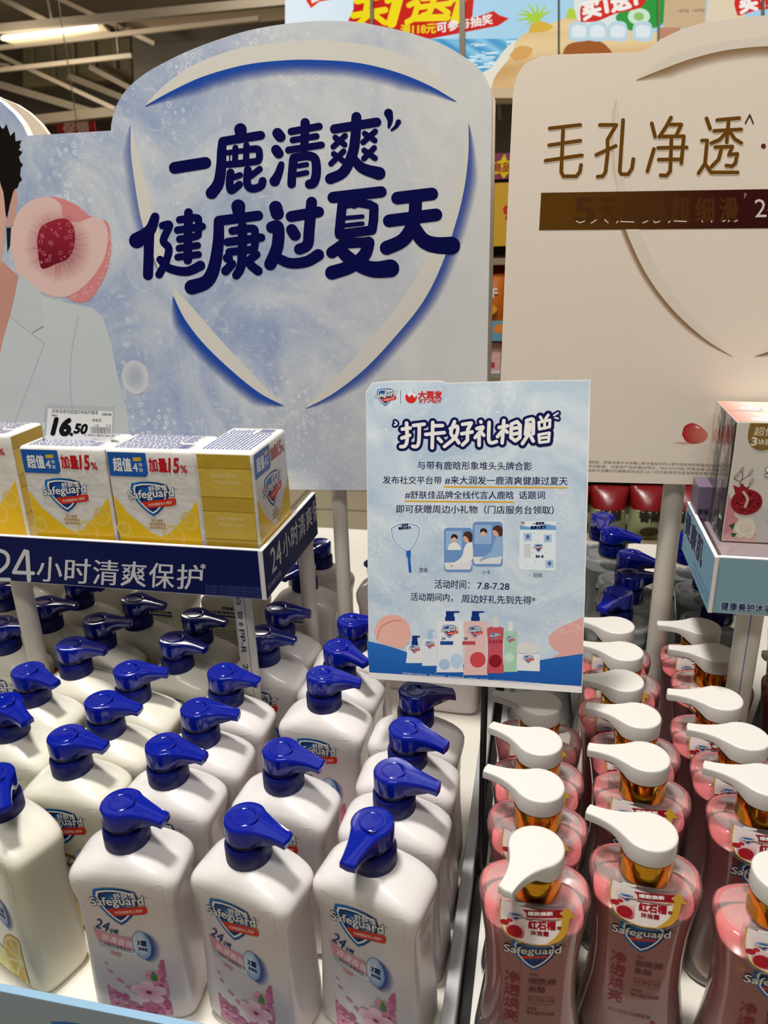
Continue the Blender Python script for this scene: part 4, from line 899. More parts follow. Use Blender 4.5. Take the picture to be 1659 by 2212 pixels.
a = Art(); a.quad(YR, zb2+.0006, YH-.005, zt2-.0008, hx('#79a8c2')); hg2 = zt2-zb2; a.T = lambda x, y: (YH-.006-x, zb2+y)
for i, ch in enumerate('健康肌'):
    for off, L, c in ((.08, 2, hx('#c4d4dc')), (.045, 3, hx('#1b2a55'))): a.L = L; a.text(ch, .003+i*.031, hg2*.42, .030+i*.031, hg2*.42, hg2*.46, c, off, sgn=1)
a.L = 3; a.text('*', .095, hg2*.8, .099, hg2*.8, .004, hx('#1b2a55'), 0, sgn=1)
for i in range(2): a.text('健康美护沐浴露清爽洁净呵护全家肌肤', .060, hg2*(.22-.12*i), .130, hg2*(.22-.12*i), .0034, hx('#3d567a'), 0, sgn=1)
put(a.build('side_lettering', lambda y, z, h=0: Vector((xl-h-.0001, y, z)), None), sp2)
p = Y(1618, 1345, .625); lg = put(pole('leg', (p.x, .625, zs), (p.x, .625, zb2+.003), .0108, M_pvc), t2)
a = Art(); a.quad(-.22, zs, -.17, zb2, hx('#2f56a8')); put(a.build('blue_line', cyl(p.x, .625, .0108), None, lim=.03), lg)
put(pole('leg', (xl+.50, .625, zs), (xl+.50, .625, zb2+.003), .0108, M_pvc), t2)

thin_m = bpy.data.materials.new('mauve translucent plastic'); thin_m.use_nodes = True; thin_clear(thin_m, (.85, .8, .82, 1), .55, hx('#b5a6aa'))
# ------------------------------------------------------------------ lemon soap packs
M_pack = mat('glossy white wrap', '#e2dfda', .22, coat=.35, bump=(55, .35, .003))
M_yel = mat('gold yellow wrap', '#b9982c', .28, coat=.3, bump=(90, .3, .002))
pw, pd, ph = .0875, .0548, .1290
def soap_pack():
    t = thing('soap_pack', 'x', 'soap')
    bm = bmesh.new(); bbox(bm, (-pw/2, 0, 0), (pw/2, pd, ph), .0035, 3); bmesh.ops.subdivide_edges(bm, edges=[e for e in bm.edges if e.calc_length() > .03], cuts=10, use_grid_fill=True)
    from_bm('wrap', bm, M_pack, t, True, 60)
    a = Art(); y1, y2 = hx('#f2c828'), hx('#dcae18')
    w, h = pw/2-.0025, ph-.003
    a.poly([(-w, .002), (w, .002), (w, .083), (.030, .068), (.010, .0495), (.001, .0455), (-.008, .0490), (-.030, .068), (-w, .085)], None, lambda x, z: mixc(y2, y1, min(1, z/.06)))
    a.L = 2; a.poly([(-w, h), (-w, h-.0225), (-.006, h-.0225), (-.003, h-.0195), (-.003, h)], hx('#1f5cae'))
    a.poly([(-.016, h-.0045), (-.008, h-.004), (-.008, h-.0075), (-.016, h-.008)], hx('#d9b62c'))
    for cx, cz, r in ((.0135, .047, .0115), (.031, .063, .009), (-.036, .052, .007)):
        a.L = 2; a.loop(cx, cz, r, r, .0009, hx('#eed877'), n=26)
        a.loop(cx, cz, r*.82, r*.82, .0005, hx('#ecd36a'), n=24)
        for k in range(8): a.stroke([(cx, cz), (cx+r*.8*math.cos(k*.785), cz+r*.8*math.sin(k*.785))], .0005, hx('#e9cf62'), False, caps=False)
    a.L = 3; a.text('超值', -.0365, h-.0178, -.0185, h-.0178, .0125, WHITE, .03, sgn=1); a.text('4', -.0175, h-.0178, -.0125, h-.0178, .0080, WHITE, .01, sgn=1); a.text('块', -.0115, h-.0130, -.0075, h-.0130, .0036, WHITE, .01, sgn=1); a.text('装', -.0115, h-.0178, -.0075, h-.0178, .0036, WHITE, .01, sgn=1)
    a.text('加量', -.001, h-.0172, .0165, h-.0172, .0125, hx('#c3202c'), .034, sgn=1); a.text('15', .0175, h-.0172, .0285, h-.0172, .0130, hx('#c3202c'), .034, .2, 1); a.text('%', .0293, h-.0172, .0355, h-.0172, .0068, hx('#c3202c'), .02, sgn=1)
    for i, s in enumerate(('持久留香', '柔韧弹润保湿', '添加滋养成分')): a.text(s, -.007-.002*(i > 0), .0605-i*.0036, .005+.002*(i > 0), .0605-i*.0036, .0026, hx('#c99a28'), .02, sgn=1)
    a.L = 2; logo(a, affine(-.002, .0825, .0385, .0335), 'cn')
    a.build('front_print', lambda x, z, h=0: Vector((x, -.0002-h, z)), t, (PRG, PRGA), lim=.02)
    # ends: four stacked cartons shining through the film
    for sg in (-1, 1):
        a = Art(); g0, g1 = hx('#bd9c34'), hx('#c5a43c')
        a.quad(.0025, .002, pd-.0025, ph-.003, g0); a.L = 2
        for k in range(3):
            z0 = .006+k*.0405; a.quad(.003, z0+.0005, pd-.003, z0+.0265, hx('#cfb24a')); a.quad(.003, z0+.0275, pd-.003, z0+.0395, hx('#bf9e36'))
        a.L = 3
        for k in range(3):
            z0 = .006+k*.0405; a.quad(.002, z0-.0004, pd-.002, z0+.0002, hx('#8e7220')); a.quad(.002, z0+.0266, pd-.002, z0+.0272, hx('#977a22'))
            a.text('6085A66472', .015, z0+.0185, .040, z0+.0185, .0032, hx('#ddcf9c'), 0, sgn=1); a.text('P20290325', .0165, z0+.0125, .040, z0+.0125, .0032, hx('#ddcf9c'), 0, sgn=1); a.text('生产批号及限期使用日期', .017, z0+.006, .040, z0+.006, .0018, hx('#d5c68c'), 0, sgn=1)
        if sg < 0: f = lambda y, z, h=0: Vector((-pw/2-.0002-h, pd-y, z))
        else: f = lambda y, z, h=0: Vector((pw/2+.0002+h, y, z))
        a.build('end_print', f, t, (PRG, PRGA), lim=.02)
    a = Art(); rnd = random.Random(9); bl = hx('#6674a8')
    for k in range(13):
        x = -.036
        while x < .018: l = rnd.uniform(.002, .006); a.quad(x, .005+k*.0036, x+l, .0066+k*.0036, bl); x += l+rnd.uniform(.0006, .0015)
    for k in range(22): x = .020+k*.0008; a.quad(x, .006, x+rnd.choice((.0002, .0005)), .020, hx('#4a4a8c'))
    for k in range(8): a.quad(.021, .026+k*.003, .034-rnd.random()*.004, .0272+k*.003, bl)
    a.build('top_print', lambda x, y, h=0: Vector((x, y, ph+.0002+h)), t, (PRG, PRGA), lim=.02)
    return t
sp = soap_pack(); zf = zb+.0072
def place_pack(i, loc, rz, label):
    t = sp if i == 0 else copy_tree(sp); t.location = loc; t.rotation_euler = (0, 0, math.radians(rz)); tag(t, label, 'soap', 'lemon soap packs in the navy tray')
place_pack(0, (-.4310, .583, zf), 0, 'white and yellow lemon soap pack right under the price card')
place_pack(1, (-.3425, .583, zf), 0, 'white and yellow lemon soap pack between price card pack and turned pack')
place_pack(2, (xr-.0052, .5835+pw/2, zf), 90, 'soap pack turned sideways at tray corner, gold carton ends facing front')
place_pack(3, (-.5555, .618, zf), 1, 'lemon soap pack at the left edge of the photo, set further back')
p1 = Vector((-.431, 0, 0))
# price card in a clear holder
pc = thing('price_card', 'clear holder with white price card reading 16.50', 'price card', (p1.x+.01, .612, zf+ph)); bpy.context.view_layer.update()
pB, pn = Vector((0, .606, 0)), Vector((0, -1, .12)).normalized(); S_p = px_surf(Vector((0, .606, H0-.16)), pn)
hold = put(prism('holder', catmull([(104, 873), (236, 879), (246, 884), (243, 960), (236, 967), (98, 960), (92, 954), (97, 880)], 3), S_p, .0015, M_clear), pc)
a = Art(); a.poly([(104, 882), (244, 889), (240, 961), (99, 953)], hx('#e4e5e6')); a.L = 2; k = hx('#15161a')
cd_ = put(a.build('card', S_p, None, eps=.0003), pc)
a = Art(); a.L = 4
a.text('舒肤佳香皂超值四块装柠檬清', 113, 892, 212, 896, 9, hx('#33415e'), .01); a.text('零售价', 112, 899, 124, 900, 4, hx('#33415e'), .01)
a.text('16', 112, 938, 151, 940, 35, k, .06, .2); a.ell(155, 938, 3.6, 3.6, k); a.text('50', 160, 935, 188, 937, 20, k, .05, .2); a.text('元', 183, 943, 187, 943, 5, k, .01)
a.text('616131', 201, 910, 219, 911, 6, k, .02); a.text('2432194', 221, 897, 241, 898, 5, hx('#2a3350'), .02); a.text('1组', 205, 921, 214, 922, 5, k); a.text('正品', 228, 922, 240, 923, 6, k); a.text('115g*4', 200, 950, 211, 951, 3.4, k); a.text('实产品外包装', 195, 957, 220, 958, 5, k)
rnd = random.Random(4); x = 196
while x < 239: w = rnd.choice((.7, 1.1, 1.7)); a.poly([(x, 922+(x-196)*.03), (x+w, 922+(x-196)*.03), (x+w, 936+(x-196)*.03), (x, 936+(x-196)*.03)], k); x += w+rnd.choice((.6, .9, 1.3))
a.text('6903148091944', 190, 942, 238, 944, 5, k, .0)
put(a.build('card_print', S_p, None, eps=.0003), cd_)

# ------------------------------------------------------------------ boxed soap on the right tray
M_bx = mat('cream carton', '#d8d2c8', .35, coat=.2)
zf2 = zb2+.0072; zr = H0-.2592; q = Vector((.1578, .650, zr)); bw, bh, bd = .080, .1065, .0405
put(box('riser', (.1525, .620, zf2), (.42, .7345, zr-.0008), thin_m, None, .001), t2)
for i in range(2):
    t = thing('soap_box', ('front shrink wrapped cream soap box with pomegranate and white rose, right tray', 'second cream soap box, directly behind the pomegranate soap box')[i], 'soap', (q.x, q.y+i*(bd+.0012), zr), 0, 'cream soap boxes on the right tray')
    box('carton', (0, 0, 0), (bw, bd, bh), M_bx, t, .0006)
    a = Art(); w = bw
    a.poly([(.0005, .0005), (w-.0005, .0005), (w-.0005, .012), (.03, .006), (.0005, .030)], hx('#d79a9a'), lambda x, z: mixc(hx('#dcb4ac'), hx('#c97882'), min(1, max(0, z/.03))))
    a.poly([(.0005, .045), (.012, .012), (.0005, .006)], hx('#cf8a92'))
    a.L = 2; a.poly(catmull([(.0095, bh-.0005), (.0092, bh-.012), (.013, bh-.020), (.021, bh-.0235), (.029, bh-.020), (.033, bh-.012), (.0328, bh-.0005)]), hx('#8a6a34'))
    a.L = 3; a.text('超值', .0135, bh-.0112, .0295, bh-.0112, .0075, hx('#e9ddc6'), .01, sgn=1); a.text('3', .0125, bh-.0195, .0165, bh-.0195, .0068, hx('#e9ddc6'), .04, sgn=1); a.text('块装', .0175, bh-.0190, .0275, bh-.0190, .0052, hx('#e9ddc6'), .02, sgn=1)
    # pomegranate, leaves, rose
    a.L = 2; a.ell(.0155, .037, .0125, .0115, hx('#8f2028'), n=30); a.poly([(.006, .044), (.003, .052), (.008, .050), (.010, .054), (.013, .050), (.0165, .051), (.014, .046)], hx('#97262c'))
    a.L = 3; rnd = random.Random(8)
    for k in range(60):
        t_, r_ = rnd.uniform(0, 6.28), .0095*math.sqrt(rnd.random()); a.L = 3+k*.01; a.ell(.0165+r_*math.cos(t_), .0362+r_*.9*math.sin(t_), .0014, .0012, hx(rnd.choice(('#6d0f1a', '#a3303a', '#7d1822'))), n=8)
    a.L = 4; a.stroke([(.012, .046), (.016, .040), (.015, .033)], .0022, hx('#cdb7a2'))
    for P in ([(.008, .052), (.0095, .060), (.008, .066)], [(.008, .055), (.003, .058), (.005, .061)], [(.0085, .056), (.014, .061), (.0155, .064)], [(.009, .053), (.0145, .050), (.017, .056)]): a.stroke(P, .0005, hx('#5d4640'), True); a.ell(P[-1][0], P[-1][1], .0028, .0011, hx('#c4b8ab'), 1.0, 14); a.loop(P[-1][0], P[-1][1], .0028, .0011, .0003, hx('#5d4640'), 1.0, 14)
    a.L = 5
    for k, (r, c) in enumerate(((.0095, '#dcd6c0'), (.0075, '#e4dfcc'), (.005, '#dcd5b8'), (.003, '#e0d8bc'))):
        for j in range(6): a.L = 5+k*.3; a.ell(.018+r*.55*math.cos(j*1.05+k*.5), .0135+r*.5*math.sin(j*1.05+k*.5), r*.62, r*.5, hx(c), j, 14)
    a.L = 5; a.poly([(.004, .015), (.009, .018), (.008, .011)], hx('#2f5a34')); a.poly([(.006, .008), (.012, .008), (.009, .004)], hx('#2f5a34'))
    a.L = 7; a.poly(catmull([(.027, .001), (.026, .014), (.023, .024), (.030, .031), (.045, .030), (.060, .026), (.062, .010), (.058, .001)]), hx('#c9c6c2')); a.stroke([(.034, .019), (.037, .022), (.038, .018), (.042, .021)], .0006, hx('#9d9a98'))
    a.L = 2; logo(a, affine(.052, bh-.045, .04, .034), 'cn')
    a.build('front_print', lambda x, z, h=0: Vector((x, -.0002-h, z)), t)
    a = Art()
    for k in range(5): a.L = 1; a.ell(bd/2+(-.006 if k % 2 else .006), bh-.012-k*.019, .003, .005, hx('#8fa3c4'), n=16); a.L = 2; a.ell(bd/2+(-.006 if k % 2 else .006), bh-.012-k*.019, .0018, .0034, hx('#c9d0dc'), n=16)
    a.poly([(.0005, bh*.62), (bd*.5, bh*.62), (bd*.5, bh*.8), (.0005, bh*.8)], hx('#cd6f72'))
    a.build('side_print', lambda y, z, h=0: Vector((-.0002-h, y, z)), t)
    a = Art(); a.poly([(.0005, .0005), (.03, .0005), (.016, bd-.0005), (.0005, bd-.0005)], None, lambda x, y: mixc(hx('#d9887c'), hx('#d8d2c8'), min(1, x/.026)))
    a.L = 2; a.ell(.022, .012, .010, .006, hx('#c3c7d4'), n=24)
    a.build('top_print', lambda x, y, h=0: Vector((x, y, bh+.0002+h)), t)
    bm = bmesh.new(); bbox(bm, (-.0013, .0004, .0006), (-.0006, bd-.0004, bh-.0006), .0002, 1)
    bmesh.ops.subdivide_edges(bm, edges=[e for e in bm.edges if e.calc_length() > .01], cuts=8, use_grid_fill=True)
    rnd = random.Random(11)
    for v in bm.verts:
        v.co.x -= rnd.random()*.0006*(v.co.x < -.001)
    from_bm('shrink_wrap', bm, M_clear, t, False)
M_mauve = mat('mauve carton', '#6f5f78', .35, coat=.2)
p = Y(1478, 1062, .715)
t = thing('soap_box', 'mauve soap box peeking out behind the side of the right tray', 'soap', (.1440, .700, zf2)); box('carton', (0, 0, 0), (.0130, .030, .071), M_mauve, t, .0008)
a = Art(); a.text('肤佳', .002, .044, .011, .044, .005, hx('#2c2436'), .03, sgn=1); a.text('香皂', .003, .037, .010, .037, .003, hx('#2c2436'), .01, sgn=1); a.build('front_print', lambda x, z, h=0: Vector((x, -.0002-h, z)), t)

# ------------------------------------------------------------------ small poster card
TL, TR_, BL, BR = Y(792, 825, .595), Y(1275, 820, .595), Y(797, 1465, .535), Y(1257, 1497, .535)
pn = (TR_-TL).cross(BL-TL).normalized(); S_c = px_surf((TL+TR_+BL+BR)/4, pn)
po = thing('poster_card', 'small icy blue promotion poster leaning between the two sign boards', 'poster', ((BL.x+BR.x)/2, .54, zs)); bpy.context.view_layer.update()
out = [(804, 826), (850, 822), (955, 822), (965, 827), (1120, 822), (1275, 820), (1274, 900), (1266, 1200), (1257, 1497), (1020, 1481), (797, 1466), (794, 1200), (791, 900), (790, 846)]
crd = put(prism('card', out, S_c, .0022, M_foam), po)
M_ice2 = ice_mat('pale icy print', ('#b2c6dc', '#c8d7e4', '#dfe8ee'), None, 14.0, 260.0, .35)
skin = Art(); skin.poly([(805, 828), (850, 825), (955, 825), (965, 829), (1120, 824), (1273, 822), (1271, 900), (1264, 1200), (1256, 1482), (1020, 1466), (798, 1452), (795, 1200), (792, 900), (791, 848)], (1, 1, 1, 1)); put(skin.build('card_face', S_c, None, (M_ice2, M_ice2), .00003), po)
a = Art(); a.L = 2; nk = hx('#12164e')
logo(a, lambda x, y: (834+x*37, 858-y*38+x*-1), 'cn'); a.L = 3
a.quad(865, 843, 866, 872, hx('#3a3f66')); rd = hx('#cf2a24')
a.ell(888, 858, 12.5, 13, rd, n=30); a.L = 4; a.poly([(878, 850), (888, 844), (900, 852), (896, 860), (890, 852), (884, 858)], hx('#dde6ee'))
a.text('大润发', 904, 861, 954, 861, 16, rd, .05); a.quad(904, 862.4, 955, 863.2, rd); a.text('RT-Mart', 905, 871, 953, 870, 8, rd, .03, .2)
q = lambda P: [(830+x*.2411, 880+y*.2411) for x, y in P]; u = .2411
HS = [[(200, 140), (205, 290), (185, 345), (148, 352)], [(162, 195), (232, 185)], [(158, 275), (228, 250)], [(262, 162), (358, 150)], [(315, 165), (310, 305), (290, 350), (257, 348)],
      [(435, 135), (430, 362)], [(440, 165), (522, 163)], [(372, 242), (538, 226)], [(485, 278), (512, 306)],
      [(630, 128), (598, 230), (650, 290), (668, 318)], [(592, 190), (655, 172), (640, 262), (540, 350)], [(702, 152), (780, 140), (748, 200), (745, 295), (702, 336)], [(695, 236), (788, 220)],
      [(865, 128), (867, 132)], [(830, 190), (885, 180), (815, 270)], [(850, 250), (850, 340)], [(872, 228), (892, 250)], [(940, 135), (936, 280), (955, 318), (1005, 306)],
      [(1030, 180), (1105, 165)], [(1072, 118), (1057, 318)], [(1060, 210), (1015, 262)], [(1086, 205), (1102, 222)], [(1140, 150), (1135, 270), (1175, 300), (1215, 270), (1218, 160), (1190, 128), (1140, 150)], [(1158, 188), (1195, 182)], [(1155, 240), (1195, 232)],
      [(1278, 120), (1265, 240)], [(1275, 118), (1325, 105), (1336, 130), (1335, 235)], [(1303, 150), (1297, 225), (1238, 325)], [(1308, 250), (1335, 302)], [(1398, 85), (1415, 112)], [(1470, 68), (1445, 102)], [(1385, 135), (1485, 112), (1482, 175), (1390, 195), (1385, 135)], [(1437, 125), (1437, 188)], [(1385, 245), (1480, 228), (1472, 305), (1392, 315), (1385, 245)], [(1402, 275), (1462, 268)]]
AC = [[(98, 128), (112, 142)], [(92, 158), (108, 153)], [(1520, 72), (1558, 50)], [(1530, 92), (1558, 100)]]
a.L = 3
for P in HS: a.stroke(q(P), 80*u, nk, len(P) < 5)
for P in AC: a.stroke(q(P), 50*u, nk, False)
a.L = 5
for P in HS: a.stroke(q(P), (32 if P[0][0] < 1370 else 25)*u, hx('#e9e8e4'), len(P) < 5)
for P in AC: a.stroke(q(P), 15*u, hx('#dfe5ea'), False)
a.L = 3
for s, x0, y0, x1, y1, h in (('与带有鹿晗形象堆头头牌合影', 902, 1014, 1149, 1016, 18), ('发布社交平台带', 827, 1045, 954, 1046, 17), ('#来大润发一鹿清爽健康过夏天', 961, 1046, 1226, 1048, 18), ('#舒肤佳品牌全线代言人鹿晗', 875, 1077, 1110, 1078, 17), ('话题词', 1121, 1078, 1177, 1078, 17), ('即可获赠周边小礼物（门店服务台领取）', 856, 1108, 1196, 1111, 18), ('活动时间：', 939, 1271, 1014, 1272, 19), ('7.8-7.28', 1031, 1272, 1100, 1274, 14), ('活动期间内，', 887, 1298, 978, 1300, 18), ('周边好礼先到先得*', 997, 1302, 1156, 1306, 18)): a.text(s, x0, y0, x1, y1, h, nk, .012)
gd = hx('#e2a81e'); a.poly([(959, 1050), (1226, 1052), (1226, 1055), (959, 1053)], gd); a.poly([(874, 1081), (1111, 1083), (1111, 1086), (874, 1084)], gd)
for s, x0, y0, x1, h in (('透扇', 905, 1236, 923, 10), ('小卡', 1041, 1241, 1059, 10), ('贴纸', 1152, 1247, 1172, 10)): a.text(s, x0, y0, x1, y0+.5, h, nk, .0); a.ell(x0-8, y0-4, .8, .8, nk, n=8)
# fan
bl = hx('#2a62b0'); a.L = 3
F = catmull([(842, 1140), (860, 1130), (880, 1128), (900, 1132), (909, 1142), (904, 1165), (893, 1185), (880, 1194), (866, 1187), (848, 1168), (842, 1140)])
a.poly(F[:-1], hx('#e8ecf0')); a.L = 4; a.poly([(875.5+(x-875.5)*.93, 1160+(y-1160)*.93) for x, y in F[:-1]], bl); a.L = 5; a.poly([(875.5+(x-875.5)*.89, 1160+(y-1160)*.89) for x, y in F[:-1]], hx('#c5d6e6'))
a.L = 6; a.text('一鹿清爽', 864, 1138, 882, 1136, 5, nk, .05); a.text('健康过夏天', 861, 1144, 888, 1142, 5.5, nk, .05); a.poly([(877, 1190), (887, 1189), (888, 1202), (878, 1203)], bl); a.stroke([(883, 1200), (886, 1234)], 6, bl, False)
# two photo cards: plain bathroom scenes with a person at a mirror
def photo_card(x0, y0, x1, y1, shirt, flip):
    def rr(x0, y0, x1, y1, r, n=5): return [(cx+r*math.cos(t), cy+r*math.sin(t)) for cx, cy, t0 in ((x1-r, y1-r, 0), (x0+r, y1-r, 90), (x0+r, y0+r, 180), (x1-r, y0+r, 270)) for t in [math.radians(t0+90*i/n) for i in range(n+1)]]
    w, h = x1-x0, y1-y0; a.L = 6; a.poly(rr(x0, y0, x1, y1, 9), hx('#dfe6ec')); a.L = 7; a.poly(rr(x0+.8, y0+.8, x1-.8, y1-.8, 8.5), hx('#6d93c4'))
    X = lambda f: x0+w*f
    Yv = lambda f: y0+h*f
    a.L = 8; a.poly([(X(.08), Yv(.08)), (X(.62), Yv(.08)), (X(.62), Yv(.5)), (X(.08), Yv(.5))], hx('#94b3d6')); a.poly([(X(.02), Yv(.78)), (X(.98), Yv(.76)), (X(.9), Yv(.93)), (X(.08), Yv(.93))], hx('#dadde0'))
    a.L = 9; a.poly(catmull([(X(.14), Yv(.5)), (X(.2), Yv(.38)), (X(.36), Yv(.33)), (X(.52), Yv(.38)), (X(.6), Yv(.5))]), shirt); a.ell(X(.36), Yv(.26), w*.09, h*.075, hx('#d8b09c'), n=18); a.L = 9.5; a.poly(catmull([(X(.25), Yv(.26)), (X(.27), Yv(.18)), (X(.37), Yv(.15)), (X(.47), Yv(.19)), (X(.47), Yv(.26)), (X(.36), Yv(.21))]), hx('#33231f'))
    a.L = 10; a.poly(catmull([(X(.97), Yv(.3)), (X(.97), Yv(.72)), (X(.55), Yv(.80)), (X(.3), Yv(.86)), (X(.27), Yv(.82)), (X(.6), Yv(.66)), (X(.72), Yv(.42)), (X(.85), Yv(.32))]), shirt); a.ell(X(.80), Yv(.24), w*.13, h*.10, hx('#d3a690'), .2, 20); a.ell(X(.28), Yv(.85), w*.05, h*.025, hx('#d3a690'))
    a.L = 11; a.poly(catmull([(X(.66), Yv(.2)), (X(.70), Yv(.12)), (X(.85), Yv(.09)), (X(.97), Yv(.15)), (X(.97), Yv(.3)), (X(.88), Yv(.33)), (X(.82), Yv(.24)), (X(.72), Yv(.19))]), hx('#4a2f2a'))
photo_card(1020, 1126, 1087, 1225, hx('#8fb0d6'), 1); photo_card(958, 1139, 1022, 1237, hx('#e3e4e4'), 0)
# sticker sheet
a.L = 6; a.poly([(1123, 1126), (1201, 1126), (1200, 1233), (1121, 1231)], hx('#dfe9f0')); a.L = 7; a.poly([(1123, 1134), (1150, 1140), (1180, 1132), (1201, 1136), (1201, 1145), (1123, 1144)], hx('#6da0cf'))
a.L = 8; a.text('一鹿清爽', 1151, 1134, 1176, 1133, 6, nk, .05); a.text('健康过夏天', 1146, 1143, 1180, 1142, 7, nk, .05); logo(a, lambda x, y: (1129+x*8, 1130-y*8), 'cn', False)
logo(a, lambda x, y: (1163+x*18, 1184-y*18), 'en', False); a.L = 8; rnd = random.Random(3)
for x, y in ((1140, 1160), (1183, 1163), (1187, 1218)): a.poly([(x-9, y-8), (x+8, y-9), (x+9, y+8), (x-8, y+9)], hx('#a9c4df')); a.ell(x, y-1, 4, 5, hx('#55709c'), n=12)
a.poly([(1132, 1175), (1146, 1175), (1147, 1205), (1133, 1205)], hx('#cbd3da')); a.text('清爽一夏', 1157, 1205, 1174, 1205, 6, nk, .05)
for k in range(26): a.ell(rnd.uniform(1127, 1197), rnd.uniform(1150, 1226), 1, 1, hx(rnd.choice(('#7fa6cf', '#d8b650', '#c98d74'))), n=8)
# lower scene
a.L = 3; a.poly(catmull([(792, 1384), (840, 1396), (900, 1415), (960, 1430), (1010, 1437)])+catmull([(1060, 1440), (1120, 1434), (1190, 1422), (1259, 1412)])+[(1256, 1482), (1020, 1466), (798, 1452)], None, lambda x, y: mixc(hx('#2c6fbe'), hx('#1d57a6'), min(1, max(0, (y-1390)/80))))
pk = lambda x, y: mixc(hx('#dc8480'), hx('#e9b6a8'), min(1, math.hypot(x-850, y-1362)/42))
a.L = 4; a.poly(catmull([(808, 1360), (820, 1338), (845, 1328), (872, 1336), (886, 1358), (884, 1385), (866, 1400), (840, 1394), (815, 1385), (808, 1360)])[:-1], None, pk); a.L = 5; a.stroke([(815, 1380), (822, 1356), (845, 1342), (866, 1340)], 1.6, hx('#c96a68'))
a.L = 4; a.poly(catmull([(1260, 1333), (1235, 1344), (1205, 1358), (1186, 1376), (1190, 1396), (1208, 1410), (1196, 1420), (1259, 1412)]), hx('#dfa9a0')); rnd = random.Random(6); a.L = 5
for k in range(30): a.ell(rnd.uniform(1205, 1258), rnd.uniform(1342, 1372)-0, 1.2, 1.2, hx('#f0d6d0'), n=8)
def mini(x0, x1, y0, y1, body, cap, capx, lab=None, lift=0):
    a.L = 6; w = x1-x0; a.poly(catmull([(x0, y0+4), (x0+2, y0), (x0+w*.5, y0-4), (x1-2, y0), (x1, y0+4), (x1-w*.06, (y0+y1)/2), (x1, y1-2), (x1-3, y1), (x0+3, y1), (x0, y1-2), (x0+w*.06, (y0+y1)/2), (x0, y0+4)])[:-1], body)
    a.L = 7; c = (x0+x1)/2; a.quad(c-w*.18, y0-10, c+w*.18, y0-1, cap); a.quad(c-w*.15, y0-20, c+w*.15, y0-10, cap); a.poly([(c-w*.15, y0-22), (c+w*capx, y0-22), (c+w*capx, y0-19), (c+w*.15, y0-18), (c-w*.15, y0-18)], cap)
    logo(a, lambda x, y: (c+x*w*.52, y0+(y1-y0)*.2-y*w*.5), 'cn', False)
W_ = hx('#e4e6e8')
mini(877, 915, 1395, 1432, W_, hx('#1b2f78'), .3); mini(912, 946, 1382, 1438, hx('#dfe4ea'), hx('#a9c4dc'), .3)
mini(943, 1001, 1342, 1452, W_, hx('#16307e'), .36); mini(1001, 1053, 1342, 1458, hx('#e3bdb8'), hx('#16307e'), .36)
mini(1052, 1088, 1356, 1454, hx('#c4555e'), hx('#d8d4d0'), .3); mini(1088, 1118, 1364, 1451, hx('#a8d0b4'), hx('#dfe2e2'), .1)
a.L = 8
for x, c in ((953, hx('#1f4a96')), (1001, hx('#bb4a50'))): a.text('24', x+1, 1382, x+9, 1382, 6, nk, .03); a.quad(x-2, 1385, x+26, 1393, c)
a.ell(1032, 1425, 17, 17, hx('#cf4a52'), n=24); a.ell(1070, 1428, 14, 14, hx('#8a1c28'), n=24); a.ell(960, 1435, 12, 12, hx('#a9c8e2'), n=20); a.ell(986, 1428, 13, 16, hx('#b9d3e8'), n=20); a.ell(1100, 1420, 10, 10, hx('#c6e2cc'), n=20)
a.text('净透焕亮', 1055, 1390, 1085, 1390, 8, hx('#a03040'), .02)
a.L = 6; a.poly(catmull([(1118, 1392), (1130, 1387), (1150, 1391), (1163, 1390), (1165, 1405), (1150, 1412), (1118, 1410)]), hx('#dcdcd8')); a.poly([(1117, 1412), (1166, 1413), (1166, 1450), (1116, 1448)], W_); logo(a, lambda x, y: (1142+x*20, 1424-y*18), 'cn', False)
a.L = 5; a.text('*周边赠品以实物为准，图示仅供参考，赠品数量有限，先到先得，送完即止，每个消费者仅能凭借1个社交账号ID领取1次。', 868, 1458, 1176, 1482, 6.5, hx('#c9d6e4'), 0)
put(a.build('poster_print', S_c, None, eps=.00009), po)
M_dk = mat('dark grey rod', '#26272a', .4)
mid = (TL+TR_+BL+BR)/4; low = (BL+BR)/2
put(pole('support_rod', (-.0395, .552, zs-.0019), (-.0395, .571, (mid.z+low.z)/2), .003, M_dk, None, 12), po)
# ------------------------------------------------------------------ far shop: hanging lit sign, shelves, ceiling
YF = 2.4; S_f = px_surf(Vector((0, YF, H0)), Vector((0, -1, 0)))
M_post = mat('grey sign post', '#77705f', .4, .4); M_rim = mat('cream plastic rim', '#d8c09c', .5)
ls = thing('lit_sign', 'large backlit beach promotion sign hanging above the far shelves', 'sign', S_f(1150, 213)); bpy.context.view_layer.update()
put(prism('light_box', [(616, -70), (1720, -70), (1720, 196), (616, 196)], S_f, .10, M_post), ls)
put(prism('lower_rim', [(616, 192), (1720, 192), (1720, 213), (616, 213)], lambda x, y, h=0: S_f(x, y, h+.012), .11, M_rim), ls)
a = Art(); sky = lambda x, y: mixc(hx('#e8f3fb'), hx('#a9d3ea'), min(1, max(0, (x-640)/420)))
n = 12; a.ring([(616+1104*i/n, -68) for i in range(n+1)], [(616+1104*i/n, 110) for i in range(n+1)], sky)
sea = lambda x, y: mixc(hx('#8fcbe6'), hx('#2f8fc4'), .5+.5*math.sin(x*.11+y*.35))
a.L = 2
for k in range(8): y = 84+k*12; a.ring([(616+700*i/40, y) for i in range(41)], [(616+700*i/40, y+12) for i in range(41)], sea)
a.L = 3
for k in range(26): rnd = random.Random(k); x, y = rnd.uniform(990, 1100), rnd.uniform(90, 150); a.stroke([(x, y), (x+rnd.uniform(10, 30), y+rnd.uniform(-3, 3))], rnd.uniform(2, 5), hx('#d3e9f2'))
